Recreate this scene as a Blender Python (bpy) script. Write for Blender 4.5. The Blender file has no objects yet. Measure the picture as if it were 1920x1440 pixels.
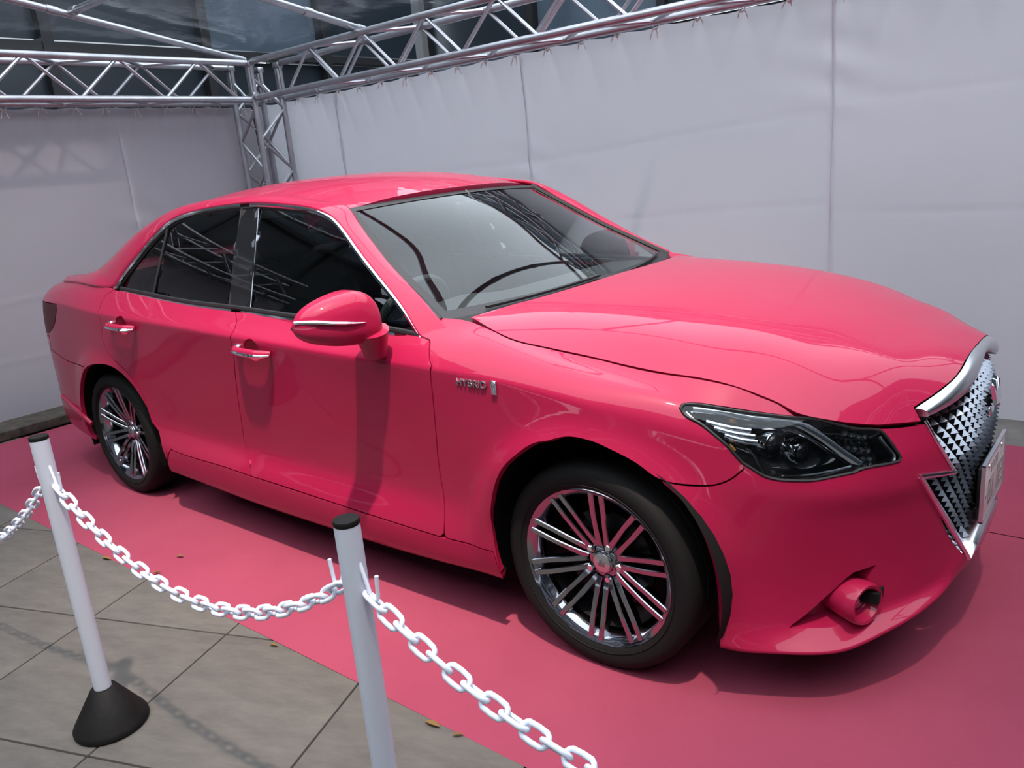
import bpy, bmesh, math, random
import numpy as np
from mathutils import Matrix, Vector
from mathutils.geometry import delaunay_2d_cdt
random.seed(7); rng=np.random.default_rng(7)
sc=bpy.context.scene
# ---------------------------------------------------------------- camera
CAMP=(1.2024,-2.5430,1.4606); YAW,PIT,ROL=2.27219,-.26483,-.09303; FPX=1505.2
cd=bpy.data.cameras.new('camera'); cam=bpy.data.objects.new('camera',cd); sc.collection.objects.link(cam)
_f=np.array([math.cos(PIT)*math.cos(YAW),math.cos(PIT)*math.sin(YAW),math.sin(PIT)])
_r=np.cross(_f,[0,0,1]);_r/=np.linalg.norm(_r);_u=np.cross(_r,_f)
_r2=math.cos(ROL)*_r+math.sin(ROL)*_u;_u2=-math.sin(ROL)*_r+math.cos(ROL)*_u
cam.matrix_world=Matrix([[_r2[i],_u2[i],-_f[i],CAMP[i]] for i in range(3)]+[[0,0,0,1]])
cd.sensor_width=36; cd.lens=FPX/1920*36; cd.clip_start=.05; cd.clip_end=200
sc.camera=cam
# ---------------------------------------------------------------- world, sun, exposure
w=bpy.data.worlds.new('world'); sc.world=w; w.use_nodes=True
bg=w.node_tree.nodes['Background']; bg.inputs[0].default_value=(.84,.92,1.0,1); bg.inputs[1].default_value=3.3
def spot(name,pos,tgt,power,size,blend,rad,col):
    d=bpy.data.lights.new(name,'SPOT'); d.energy=power; d.color=col; d.spot_size=math.radians(size); d.spot_blend=blend; d.shadow_soft_size=rad
    o=bpy.data.objects.new(name,d); sc.collection.objects.link(o); o.location=pos
    o.rotation_euler=(Vector(tgt)-Vector(pos)).to_track_quat('-Z','Y').to_euler(); return o
# floodlights on a mast high above the open front of the tent
spot('flood_light_car',(2.6,-4.0,12.2),(-1.15,-.10,.6),13500,21.8,1.0,.16,(1.0,.82,.68))
spot('flood_light_wall',(2.6,-4.0,12.2),(-5.1,-.55,1.95),2200,11,.8,.12,(1.0,.84,.74))
vs=sc.view_settings; vs.view_transform='Standard'; vs.look='None'; vs.gamma=1; vs.exposure=0; vs.use_curve_mapping=False
# ---------------------------------------------------------------- materials
MATS={}
def srgb(r,g,b):
    f=lambda c:(c/255/12.92) if c<=10.3 else ((c/255+.055)/1.055)**2.4
    return (f(r),f(g),f(b),1)
def mat(name,col,rough=.5,metal=0,coat=0,spec=.5,trans=0,ior=1.45,alpha=1,emit=None,es=0,coatr=.03):
    m=bpy.data.materials.new(name); m.use_nodes=True; b=m.node_tree.nodes['Principled BSDF']
    b.inputs['Base Color'].default_value=col; b.inputs['Roughness'].default_value=rough; b.inputs['Metallic'].default_value=metal
    b.inputs['Coat Weight'].default_value=coat; b.inputs['Coat Roughness'].default_value=coatr
    b.inputs['Specular IOR Level'].default_value=spec; b.inputs['Transmission Weight'].default_value=trans; b.inputs['IOR'].default_value=ior
    b.inputs['Alpha'].default_value=alpha
    if emit: b.inputs['Emission Color'].default_value=emit; b.inputs['Emission Strength'].default_value=es
    MATS[name]=m; return m
def noise_col(m,c1,c2,scale,detail=6,rough=.6,bump=0,bscale=None,stretch=None,dist=.01):
    nt=m.node_tree; b=nt.nodes['Principled BSDF']; tc=nt.nodes.new('ShaderNodeTexCoord')
    src=tc.outputs['Object']
    if stretch:
        mp=nt.nodes.new('ShaderNodeMapping'); mp.inputs['Scale'].default_value=stretch; nt.links.new(src,mp.inputs[0]); src=mp.outputs[0]
    n=nt.nodes.new('ShaderNodeTexNoise'); n.inputs['Scale'].default_value=scale; n.inputs['Detail'].default_value=detail; n.inputs['Roughness'].default_value=rough
    nt.links.new(src,n.inputs['Vector'])
    r=nt.nodes.new('ShaderNodeValToRGB'); r.color_ramp.elements[0].color=c1; r.color_ramp.elements[1].color=c2
    r.color_ramp.elements[0].position=.3; r.color_ramp.elements[1].position=.7
    nt.links.new(n.outputs['Fac'],r.inputs[0]); nt.links.new(r.outputs[0],b.inputs['Base Color'])
    if bump:
        n2=nt.nodes.new('ShaderNodeTexNoise'); n2.inputs['Scale'].default_value=bscale or scale*4; n2.inputs['Detail'].default_value=4
        nt.links.new(src,n2.inputs['Vector'])
        bp=nt.nodes.new('ShaderNodeBump'); bp.inputs['Strength'].default_value=bump; bp.inputs['Distance'].default_value=dist
        nt.links.new(n2.outputs['Fac'],bp.inputs['Height']); nt.links.new(bp.outputs[0],b.inputs['Normal'])
    return m
def glass(name,tint,refl=1.0,ior=1.5,rough=0.0):
    # thin sheet: Fresnel mix of a tinted see-through and a mirror reflection
    m=bpy.data.materials.new(name); m.use_nodes=True; nt=m.node_tree; nt.nodes.clear()
    o=nt.nodes.new('ShaderNodeOutputMaterial'); mx=nt.nodes.new('ShaderNodeMixShader'); t=nt.nodes.new('ShaderNodeBsdfTransparent'); g=nt.nodes.new('ShaderNodeBsdfGlossy')
    lw=nt.nodes.new('ShaderNodeFresnel'); lw.inputs['IOR'].default_value=ior
    t.inputs[0].default_value=tint; g.inputs['Color'].default_value=(refl,refl,refl,1); g.inputs['Roughness'].default_value=rough
    nt.links.new(lw.outputs[0],mx.inputs[0]); nt.links.new(t.outputs[0],mx.inputs[1]); nt.links.new(g.outputs[0],mx.inputs[2]); nt.links.new(mx.outputs[0],o.inputs[0])
    MATS[name]=m; return m
mat('paint',(.34,.0105,.052,1),rough=.40,metal=.0,coat=.62,spec=.10)
mat('chrome',(.82,.83,.86,1),rough=.07,metal=1)
mat('dark_chrome',(.34,.34,.37,1),rough=.10,metal=1)
mat('satin_chrome',(.66,.67,.69,1),rough=.28,metal=1)
mat('black_gloss',(.008,.008,.010,1),rough=.10,coat=.5)
mat('black_plastic',(.014,.014,.016,1),rough=.45)
mat('black_matte',(.008,.008,.008,1),rough=.85,spec=.2)
mat('rubber',(.010,.0095,.0095,1),rough=.7,spec=.18)
mat('rim_dark',(.03,.03,.033,1),rough=.35,metal=.6)
glass('windshield_glass',(.72,.80,.80,1),ior=1.56)
glass('tinted_glass',(.16,.15,.15,1),ior=1.5)
glass('door_glass',(.66,.72,.69,1),ior=1.45)
glass('lamp_glass',(.93,.95,.96,1),ior=1.45)
mat('tail_red',(.085,.008,.014,1),rough=.45,coat=0,spec=.15)
mat('interior',(.06,.065,.072,1),rough=.6)
mat('seat_leather',(.055,.055,.062,1),rough=.5)
mat('plate_white',srgb(205,200,200),rough=.45)
mat('plate_green',srgb(140,142,140),rough=.5)
mat('lens_clear',(.9,.92,.95,1),rough=.03,trans=.9,ior=1.5)
mat('amber',(.75,.33,.05,1),rough=.15,coat=1)
mat('white_plastic',srgb(225,228,240),rough=.38)
mat('post_white',srgb(196,200,212),rough=.42)
mat('post_black',(.008,.008,.008,1),rough=.62,spec=.2)
noise_col(MATS['post_black'],(.005,.0047,.0045,1),(.011,.010,.0095,1),9,bump=.25,bscale=60,dist=.004)
mat('carpet',srgb(205,88,112),rough=.95,spec=.1)
noise_col(MATS['carpet'],(.27,.046,.082,1),(.31,.055,.096,1),1.6,detail=9,bump=.35,bscale=420,dist=.004)
mat('stone',srgb(140,130,125),rough=.75,spec=.3)
noise_col(MATS['stone'],srgb(82,78,75),srgb(103,98,93),5,detail=10,rough=.72,bump=.3,bscale=55,stretch=(1,3.2,1),dist=.003)
mat('grout',srgb(58,54,52),rough=.95)
mat('concrete',srgb(105,100,96),rough=.85); noise_col(MATS['concrete'],srgb(90,86,84),srgb(120,114,110),4,bump=.2)
mat('kerb_stone',srgb(60,54,48),rough=.7); noise_col(MATS['kerb_stone'],srgb(40,36,32),srgb(86,78,68),14,detail=8,bump=.4,bscale=40)
mat('curtain',srgb(226,214,222),rough=.92,spec=.15)
noise_col(MATS['curtain'],srgb(220,210,219),srgb(230,221,228),1.1,bump=.10,bscale=240,dist=.003)
def translucent(m,col,f):
    nt=m.node_tree;b=nt.nodes['Principled BSDF'];o=[n for n in nt.nodes if n.type=='OUTPUT_MATERIAL'][0]
    t=nt.nodes.new('ShaderNodeBsdfTranslucent');t.inputs[0].default_value=col;x=nt.nodes.new('ShaderNodeMixShader');x.inputs[0].default_value=f
    nt.links.new(b.outputs[0],x.inputs[1]);nt.links.new(t.outputs[0],x.inputs[2]);nt.links.new(x.outputs[0],o.inputs[0])
translucent(MATS['curtain'],srgb(236,238,244),.58)
mat('canvas',srgb(206,204,208),rough=.9,spec=.1)
mat('rope',srgb(222,216,210),rough=.8)
mat('aluminium',(.48,.48,.50,1),rough=.40,metal=1)
noise_col(MATS['aluminium'],(.40,.40,.43,1),(.54,.54,.57,1),7,bump=.08,bscale=30)
mat('steel_dark',(.02,.02,.022,1),rough=.5,metal=.4)
mat('leaf',srgb(120,90,50),rough=.8)
# ---------------------------------------------------------------- helpers
COL=sc.collection
def add(o,parent=None):
    COL.objects.link(o)
    if parent is not None: o.parent=parent
    return o
def empty(name,loc=(0,0,0),label=None,cat=None,group=None,parent=None):
    o=bpy.data.objects.new(name,None); o.location=loc; o.empty_display_size=.1; add(o,parent)
    if label: o['label']=label
    if cat: o['category']=cat
    if group: o['group']=group
    return o
def tag(o,label=None,cat=None,group=None,kind=None):
    if label:o['label']=label
    if cat:o['category']=cat
    if group:o['group']=group
    if kind:o['kind']=kind
    return o
def mk(name,V,F,m,parent=None,smooth=True,sharp=None):
    me=bpy.data.meshes.new(name); me.from_pydata([tuple(map(float,v)) for v in V],[],[tuple(int(i) for i in f) for f in F]); me.update()
    if smooth:
        me.polygons.foreach_set('use_smooth',[True]*len(me.polygons))
        if sharp is not None: me.set_sharp_from_angle(angle=math.radians(sharp))
    if m: me.materials.append(MATS[m])
    o=bpy.data.objects.new(name,me); return add(o,parent)
class MB:
    def __init__(s): s.V=[];s.F=[]
    def add(s,V,F):
        n=len(s.V); s.V+= [tuple(v) for v in V]; s.F+=[tuple(i+n for i in f) for f in F]; return s
    def box(s,c,d,rot=None):
        c=np.array(c,float);d=np.array(d,float)/2
        P=np.array([(x,y,z) for x in(-1,1) for y in(-1,1) for z in(-1,1)],float)*d
        if rot is not None:P=P@np.array(rot).T
        return s.add(P+c,[(0,1,3,2),(4,6,7,5),(0,4,5,1),(2,3,7,6),(0,2,6,4),(1,5,7,3)])
    def rbox(s,c,d,r=.01,n=3,rot=None):
        # box with rounded vertical-view outline on all sides (superellipsoid grid)
        c=np.array(c,float);h=np.array(d,float)/2;k=n*2+2
        u=np.linspace(-1,1,k+1)
        V=[];F=[];idx={}
        def pt(p):
            p=np.array(p,float);q=np.clip(p*h,-(h-r),(h-r));e=p*h-q;L=np.linalg.norm(e)
            e=e/L*r if L>1e-9 else e; P=q+e
            if rot is not None:P=np.array(rot)@P
            return P+c
        def gi(p):
            key=tuple(np.round(p,5))
            if key not in idx: idx[key]=len(V);V.append(pt(p))
            return idx[key]
        # parameter positions concentrated at the corners
        a=np.r_[np.linspace(0,1,n+1)]
        for ax in range(3):
            o1,o2=[i for i in range(3) if i!=ax]
            def axis_par(i):
                t=np.tan(a*np.pi/4)
                e=r/h[i]
                lo=-1+0*a
                return np.r_[-1+e*(1-t[::-1]),1-e*(1-t)]
            A=axis_par(o1);B=axis_par(o2)
            for sg in(-1,1):
                for i in range(len(A)-1):
                    for j in range(len(B)-1):
                        q=[]
                        for (p1,p2) in((A[i],B[j]),(A[i+1],B[j]),(A[i+1],B[j+1]),(A[i],B[j+1])):
                            p=[0,0,0];p[ax]=sg;p[o1]=p1;p[o2]=p2;q.append(gi(p))
                        if (sg<0)!=(ax==1): q=q[::-1]
                        if len(set(q))>2: F.append(tuple(dict.fromkeys(q)))
        return s.add(V,F)
    def tube(s,P,r,n=8,cap=True,closed=False,up=None,sx=1.0):
        P=np.array(P,float);m=len(P);r=np.broadcast_to(np.array(r,float),(m,))
        T=np.gradient(P,axis=0) if not closed else np.roll(P,-1,0)-np.roll(P,1,0)
        T/=np.linalg.norm(T,axis=1)[:,None]+1e-12
        up=np.array(up,float) if up is not None else (np.array([0,0,1.]) if abs(T[0,2])<.9 else np.array([1.,0,0]))
        V=[];a=np.linspace(0,2*np.pi,n,endpoint=False)
        N=up-T[0]*(up@T[0]);N/=np.linalg.norm(N)
        for i in range(m):
            N=N-T[i]*(N@T[i]);N/=np.linalg.norm(N)+1e-12;B=np.cross(T[i],N)
            for t in a:V.append(P[i]+r[i]*(np.cos(t)*N*sx+np.sin(t)*B))
        F=[]
        for i in range(m if closed else m-1):
            for j in range(n):
                a0=i*n+j;a1=i*n+(j+1)%n;b0=((i+1)%m)*n+j;b1=((i+1)%m)*n+(j+1)%n
                F.append((a0,a1,b1,b0))
        if cap and not closed: F.append(tuple(range(n))[::-1]);F.append(tuple(range((m-1)*n,m*n)))
        return s.add(V,F)
    def lathe(s,prof,n=32,axis='z',c=(0,0,0),closed=False):
        # prof: (radius, height) list
        V=[];k=len(prof);c=np.array(c,float)
        for i in range(n):
            t=2*np.pi*i/n
            for (r,h) in prof:
                p={'z':(r*np.cos(t),r*np.sin(t),h),'y':(r*np.cos(t),h,r*np.sin(t)),'x':(h,r*np.cos(t),r*np.sin(t))}[axis]
                V.append(c+p)
        F=[]
        for i in range(n):
            for j in range(k-1+(1 if closed else 0)):
                a=i*k+j;b=i*k+(j+1)%k;a2=((i+1)%n)*k+j;b2=((i+1)%n)*k+(j+1)%k
                F.append((a,a2,b2,b))
        return s.add(V,F)
    def grid(s,P,flip=False,closed_u=False):
        P=np.array(P,float);nu,nv=P.shape[:2];F=[]
        for i in range(nu if closed_u else nu-1):
            for j in range(nv-1):
                q=(i*nv+j,((i+1)%nu)*nv+j,((i+1)%nu)*nv+j+1,i*nv+j+1)
                F.append(q[::-1] if flip else q)
        return s.add(P.reshape(-1,3),F)
    def build(s,name,m,parent=None,smooth=True,sharp=35): return mk(name,s.V,s.F,m,parent,smooth,sharp)
    def mesh(s,name,m,smooth=True,sharp=35):
        o=s.build(name,m,None,smooth,sharp); me=o.data; bpy.data.objects.remove(o); return me
def inst(name,me,parent=None,M=None):
    o=bpy.data.objects.new(name,me); add(o,parent)
    if M is not None:o.matrix_local=M
    return o
def solidify(o,th,off=-1):
    md=o.modifiers.new('solid','SOLIDIFY'); md.thickness=th; md.offset=off
def inpoly(P,poly):
    x,y=P[:,0],P[:,1];c=np.zeros(len(P),bool);n=len(poly);j=n-1
    for i in range(n):
        xi,yi=poly[i];xj,yj=poly[j]
        if yi!=yj:
            k=((yi>y)!=(yj>y))&(x<(xj-xi)*(y-yi)/(yj-yi)+xi); c^=k
        j=i
    return c
def dens(poly,res):
    out=[];n=len(poly)
    for i in range(n):
        a=np.array(poly[i]);b=np.array(poly[(i+1)%n]);k=max(1,int(np.ceil(np.linalg.norm(b-a)/res)))
        for t in range(k): out.append(a+(b-a)*t/k)
    return np.array(out)
def area2(p): p=np.array(p);q=np.roll(p,-1,0);return (p[:,0]*q[:,1]-p[:,1]*q[:,0]).sum()/2
def inset(poly,g):
    p=np.array(poly,float)
    if area2(p)<0:p=p[::-1]
    a=np.roll(p,1,0);b=np.roll(p,-1,0)
    e1=p-a;e2=b-p;e1/=np.linalg.norm(e1,axis=1)[:,None]+1e-9;e2/=np.linalg.norm(e2,axis=1)[:,None]+1e-9
    n1=np.c_[-e1[:,1],e1[:,0]];n2=np.c_[-e2[:,1],e2[:,0]]
    n=n1+n2;L=np.linalg.norm(n,axis=1)[:,None];n/=L+1e-9
    c=np.maximum((n*n1).sum(1),.5)[:,None]
    return p+n*g/c
def smooth_poly(pts,res,corner=35):
    # Catmull-Rom through the outline, keeping corners sharper than `corner` degrees
    p=np.array(pts,float);n=len(p);out=[]
    d=np.roll(p,-1,0)-p;ang=np.arctan2(d[:,1],d[:,0])
    turn=np.abs((ang-np.roll(ang,1)+np.pi)%(2*np.pi)-np.pi)
    sh=turn>math.radians(corner)
    for i in range(n):
        p0,p1,p2,p3=p[i-1],p[i],p[(i+1)%n],p[(i+2)%n]
        if sh[i]:p0=2*p1-p2
        if sh[(i+1)%n]:p3=2*p2-p1
        L=np.linalg.norm(p2-p1);k=max(1,int(np.ceil(L/res)))
        l0=np.linalg.norm(p1-p0)+1e-6;l2=np.linalg.norm(p3-p2)+1e-6
        m1=((p1-p0)/l0+(p2-p1)/L)/2*L if L>1e-9 else p2-p1
        m2=((p2-p1)/L+(p3-p2)/l2)/2*L if L>1e-9 else p2-p1
        for t in np.arange(k)/k:
            out.append((2*t**3-3*t*t+1)*p1+(t**3-2*t*t+t)*m1+(3*t*t-2*t**3)*p2+(t**3-t*t)*m2)
    return np.array(out)
def tri_panel(poly,mapf,res,holes=(),lines=()):
    B=[poly]+list(holes);pts=[];edges=[]
    for b in B:
        n=len(pts);pts+=list(map(tuple,b));edges+=[(n+i,n+(i+1)%len(b)) for i in range(len(b))]
    bb=np.array(poly);mn,mx=bb.min(0),bb.max(0)
    gx=np.arange(mn[0],mx[0],res);gy=np.arange(mn[1],mx[1],res*.866)
    X,Y=np.meshgrid(gx,gy);X=X+((np.arange(len(gy))%2)*res/2)[:,None]
    Q=np.c_[X.ravel(),Y.ravel()];k=inpoly(Q,poly)
    for h in holes:k&=~inpoly(Q,h)
    Q=Q[k]
    if len(lines) and len(Q):
        for h_ in lines: Q=Q[np.abs(Q[:,1]-h_)>res*.45]
        ex=np.concatenate([np.c_[np.arange(mn[0],mx[0],res*.6),np.full(len(np.arange(mn[0],mx[0],res*.6)),h_)] for h_ in lines]);k2=inpoly(ex,poly)
        for h in holes:k2&=~inpoly(ex,h)
        Q=np.r_[Q,ex[k2]]
    if len(Q):
        allb=np.concatenate([np.array(b) for b in B])
        keep=np.ones(len(Q),bool)
        for c in range(0,len(Q),2000):
            d=((Q[c:c+2000,None,:]-allb[None])**2).sum(-1).min(1); keep[c:c+2000]=d>(res*.40)**2
        Q=Q[keep]
    pts+=list(map(tuple,Q))
    r=delaunay_2d_cdt([Vector(p) for p in pts],edges,[],0,1e-6)
    V2=np.array([tuple(v) for v in r[0]]);F=np.array([tuple(f) for f in r[2]])
    cen=V2[F].mean(1);k=inpoly(cen,poly)
    for h in holes:k&=~inpoly(cen,h)
    return V2,F[k]
def finish(name,V,F,hint,m,parent,th,weld=False):
    V=np.array(V);F=np.array(F)
    n=np.cross(V[F[:,1]]-V[F[:,0]],V[F[:,2]]-V[F[:,0]]).sum(0)
    if n@np.array(hint)<0:F=F[:,::-1]
    bm=bmesh.new();vs_=[bm.verts.new(v) for v in V]
    for f in F:
        try:bm.faces.new([vs_[i] for i in f])
        except ValueError:pass
    if weld:
        ce=[v for v in bm.verts if abs(v.co.y)<1e-3]
        for v in ce:v.co.y=0
        bmesh.ops.remove_doubles(bm,verts=ce,dist=2e-3)
    bmesh.ops.delete(bm,geom=[v for v in bm.verts if not v.link_faces],context='VERTS')
    bm.normal_update()
    for f in bm.faces:f.smooth=True
    if th:
        be=[e for e in bm.edges if e.is_boundary]
        nm={v:v.normal.copy() for e in be for v in e.verts}
        ret=bmesh.ops.extrude_edge_only(bm,edges=be)
        for e in be:e.smooth=False
        nv=[g for g in ret['geom'] if isinstance(g,bmesh.types.BMVert)]
        src={tuple(round(c,6) for c in v.co):n_ for v,n_ in nm.items()}
        for v in nv:
            n_=src.get(tuple(round(c,6) for c in v.co))
            if n_ is not None:v.co-=n_*th
    me=bpy.data.meshes.new(name);bm.to_mesh(me);bm.free();me.materials.append(MATS[m])
    return add(bpy.data.objects.new(name,me),parent)
def panel(name,poly,mapf,m,parent,hint,res=.02,th=.012,gap=.0025,holes=(),mode='pair',smooth=True,corner=35,lines=()):
    p=smooth_poly(poly,res*.8,corner) if smooth else dens(poly,res*.8)
    if area2(p)<0:p=p[::-1]
    if gap:
        q=inset(p,gap)
        if mode=='full': q[p[:,0]<.006,0]=0
        p=q
    V2,F=tri_panel(p,mapf,res,[dens(h,res*.8) for h in holes],lines)
    V=mapf(V2);h=np.array(hint,float)
    if mode=='full':
        n=len(V);Vm=V*[1,-1,1];V=np.r_[V,Vm];F2=np.r_[F,F[:,::-1]+n]
        # orient halves separately
        nr=np.cross(V[F[:,1]]-V[F[:,0]],V[F[:,2]]-V[F[:,0]]).sum(0)
        if nr@h<0:F2=F2[:,::-1]
        hh=h*[1,0,1]
        return finish(name,V,F2,hh,m,parent,th,weld=True)
    a=finish(name,V,F,h,m,parent,th)
    out=[a]
    if mode=='pair':
        out.append(finish(name,V*[1,-1,1],F,h*[1,-1,1],m,parent,th))
    return out
# ---------------------------------------------------------------- car body surfaces
def nspline(xk,yk):
    xk=np.asarray(xk,float);yk=np.asarray(yk,float)
    n=len(xk);h=np.diff(xk);sh=yk.shape[1:]
    A=np.zeros((n,n));b=np.zeros((n,)+sh)
    A[0,0]=A[-1,-1]=1
    for i in range(1,n-1):
        A[i,i-1]=h[i-1];A[i,i]=2*(h[i-1]+h[i]);A[i,i+1]=h[i]
        b[i]=6*((yk[i+1]-yk[i])/h[i]-(yk[i]-yk[i-1])/h[i-1])
    M=np.linalg.solve(A,b.reshape(n,-1)).reshape(b.shape)
    def f(x):
        x=np.asarray(x,float);i=np.clip(np.searchsorted(xk,x)-1,0,n-2)
        hh=h[i];e=(Ellipsis,)+(None,)*len(sh)
        a=((xk[i+1]-x)/hh)[e];c=((x-xk[i])/hh)[e];q=(hh**2/6)[e]
        return a*yk[i]+c*yk[i+1]+((a**3-a)*M[i]+(c**3-c)*M[i+1])*q
    return f
def pchip(xk,yk):
    xk=np.asarray(xk,float);yk=np.asarray(yk,float);h=np.diff(xk)
    e=(slice(None),)+(None,)*(yk.ndim-1);d=np.diff(yk,axis=0)/h[e]
    m=np.zeros_like(yk);m[0]=d[0];m[-1]=d[-1]
    w1=2*h[1:]+h[:-1];w2=h[1:]+2*h[:-1]
    with np.errstate(divide='ignore',invalid='ignore'):
        hm=(w1+w2)[e]/(w1[e]/d[:-1]+w2[e]/d[1:])
    m[1:-1]=np.where(d[:-1]*d[1:]>0,hm,0)
    def f(x):
        x=np.asarray(x,float);i=np.clip(np.searchsorted(xk,x)-1,0,len(xk)-2)
        ee=(Ellipsis,)+(None,)*(yk.ndim-1);hh=h[i][ee];t=((x-xk[i])/h[i])[ee]
        return (2*t**3-3*t*t+1)*yk[i]+(t**3-2*t*t+t)*hh*m[i]+(3*t*t-2*t**3)*yk[i+1]+(t**3-t*t)*hh*m[i+1]
    return f
def catmull(yk,t):
    # uniform catmull-rom along axis 0
    n=len(yk);i=np.clip(np.floor(t).astype(int),0,n-2);u=t-i
    p1=yk[i];p2=yk[i+1]
    p0=np.where((i>0).reshape(-1,*[1]*(yk.ndim-1)),yk[np.maximum(i-1,0)],2*p1-p2)
    p3=np.where((i<n-2).reshape(-1,*[1]*(yk.ndim-1)),yk[np.minimum(i+2,n-1)],2*p2-p1)
    u=u.reshape(-1,*[1]*(yk.ndim-1))
    return .5*(2*p1+(p2-p0)*u+(2*p0-5*p1+4*p2-p3)*u*u+(3*p1-p0-3*p2+p3)*u**3)
# ---- lower body ring: reference plan outline (right side), front centre -> rear centre
REF=np.array([(.862,0),(.838,-.24),(.79,-.38),(.705,-.52),(.585,-.64),(.44,-.742),(.22,-.828),(0,-.868),(-.35,-.885),(-.6,-.889),(-.9,-.893),(-1.6,-.895),(-2.3,-.893),(-2.75,-.89),(-3.2,-.85),(-3.57,-.79),(-3.82,-.665),(-3.92,-.43),(-3.97,0)])
# rows (offset outward, z) per station, bottom -> top
PROF=[
 [(-0.05,0.235),(-0.012,0.262),(-0.006,0.3),(-0.014,0.38),(-0.01,0.5),(0,0.6),(-0.008,0.68),(-0.014,0.72),(-0.03,0.78),(-0.062,0.845)],
 [(-0.05,0.225),(-0.008,0.252),(-0.004,0.29),(-0.014,0.37),(-0.01,0.5),(0,0.6),(-0.008,0.67),(-0.012,0.7),(-0.03,0.755),(-0.06,0.825)],
 [(-0.05,0.205),(0.012,0.228),(-0.014,0.258),(-0.016,0.35),(-0.01,0.5),(0,0.59),(-0.004,0.645),(-0.008,0.67),(-0.016,0.7),(-0.034,0.765)],
 [(-0.04,0.178),(0.034,0.2),(-0.016,0.236),(-0.022,0.34),(-0.014,0.5),(0,0.58),(-0.004,0.635),(-0.008,0.655),(-0.02,0.69),(-0.042,0.752)],
 [(-0.03,0.158),(0.056,0.17),(-0.012,0.222),(-0.02,0.34),(-0.01,0.5),(0,0.585),(-0.012,0.645),(-0.018,0.67),(-0.034,0.73),(-0.062,0.8)],
 [(0.005,0.155),(0.036,0.168),(0.01,0.235),(0.0,0.37),(0.0,0.5),(0,0.6),(-0.01,0.68),(-0.014,0.71),(-0.036,0.765),(-0.105,0.835)],
 [(0.02,0.2),(0.03,0.22),(0.03,0.3),(0.02,0.42),(0.01,0.54),(0.0,0.64),(-0.008,0.74),(-0.012,0.78),(-0.045,0.838),(-0.145,0.875)],
 [(0.01,0.215),(0.012,0.235),(0.012,0.31),(0.012,0.45),(0.012,0.58),(0.008,0.7),(0.0,0.83),(-0.007,0.846),(-0.05,0.885),(-0.165,0.912)],
 [(-0.03,0.205),(-0.018,0.225),(-0.008,0.31),(-0.014,0.45),(-0.008,0.62),(-0.004,0.78),(0.0,0.871),(-0.005,0.884),(-0.05,0.937),(-0.165,0.985)],
 [(-0.05,0.185),(-0.025,0.205),(-0.008,0.302),(-0.03,0.445),(-0.02,0.62),(-0.007,0.79),(0.0,0.8815),(-0.0045,0.8925),(-0.055,0.952),(-0.137,1.01)],
 [(-0.06,0.17),(-0.03,0.195),(-0.008,0.3),(-0.04,0.44),(-0.028,0.62),(-0.011,0.8),(0.0,0.888),(-0.0045,0.899),(-0.045,0.932),(-0.085,0.96)],
 [(-0.06,0.172),(-0.03,0.195),(-0.008,0.318),(-0.042,0.44),(-0.03,0.62),(-0.013,0.81),(0.0,0.915),(-0.0045,0.926),(-0.05,0.965),(-0.085,1.0)],
 [(-0.05,0.2),(-0.02,0.225),(-0.008,0.325),(-0.034,0.46),(-0.024,0.66),(-0.01,0.84),(0.0,0.941),(-0.0045,0.952),(-0.045,1.0),(-0.085,1.045)],
 [(-0.02,0.22),(-0.01,0.24),(-0.005,0.34),(-0.012,0.5),(-0.004,0.68),(0.0,0.86),(0.0,0.958),(-0.0045,0.969),(-0.045,1.02),(-0.092,1.068)],
 [(-0.02,0.24),(-0.0,0.26),(0.005,0.36),(-0.002,0.5),(0.002,0.68),(0.0,0.86),(0.0,0.975),(-0.0045,0.986),(-0.05,1.035),(-0.11,1.075)],
 [(-0.02,0.25),(0.01,0.28),(0.02,0.36),(0.014,0.5),(0.014,0.68),(0.008,0.86),(-0.004,0.965),(-0.014,0.985),(-0.06,1.03),(-0.13,1.06)],
 [(-0.02,0.25),(0.01,0.28),(0.02,0.36),(0.018,0.5),(0.018,0.68),(0.01,0.86),(-0.012,0.96),(-0.022,0.98),(-0.07,1.025),(-0.14,1.05)],
 [(-0.02,0.25),(0.01,0.28),(0.02,0.36),(0.018,0.5),(0.018,0.68),(0.01,0.86),(-0.012,0.96),(-0.022,0.98),(-0.07,1.03),(-0.14,1.055)],
 [(-0.02,0.25),(0.01,0.28),(0.02,0.36),(0.018,0.5),(0.018,0.68),(0.01,0.86),(-0.012,0.96),(-0.022,0.98),(-0.07,1.03),(-0.14,1.06)],
]
NS,NT=900,181
_s=np.r_[0,np.cumsum(np.hypot(*np.diff(REF,axis=0).T))]
SMAX=_s[-1];TMAX=9.0
_sg=np.linspace(0,SMAX,NS);_tg=np.linspace(0,TMAX,NT)
def _ring():
    # mirror both ends for symmetric tangents
    s2=np.r_[-_s[3:0:-1],_s,2*SMAX-_s[-2:-5:-1]]
    R2=np.r_[REF[3:0:-1]*[1,-1],REF,REF[-2:-5:-1]*[1,-1]]
    f=nspline(s2,R2);ref=f(_sg)
    T=f(_sg+1e-4)-f(_sg-1e-4);T/=np.linalg.norm(T,axis=1)[:,None]
    N=np.c_[T[:,1],-T[:,0]]   # travelling front centre -> right side; outward
    if N[0,0]<0:N=-N
    PR=np.array(PROF)  # st,row,2
    P2=np.r_[PR[3:0:-1],PR,PR[-2:-5:-1]]
    pr=pchip(s2,P2)(_sg)   # NS,row,2
    pr=np.moveaxis(pr,1,0) # row,NS,2
    pr=pchip(np.arange(10.0),pr)(_tg)     # NT,NS,2
    pr=np.moveaxis(pr,0,1)
    xy=ref[:,None,:]+N[:,None,:]*pr[...,:1]
    return np.concatenate([xy,pr[...,1:]],-1)
G=_ring()
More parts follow.
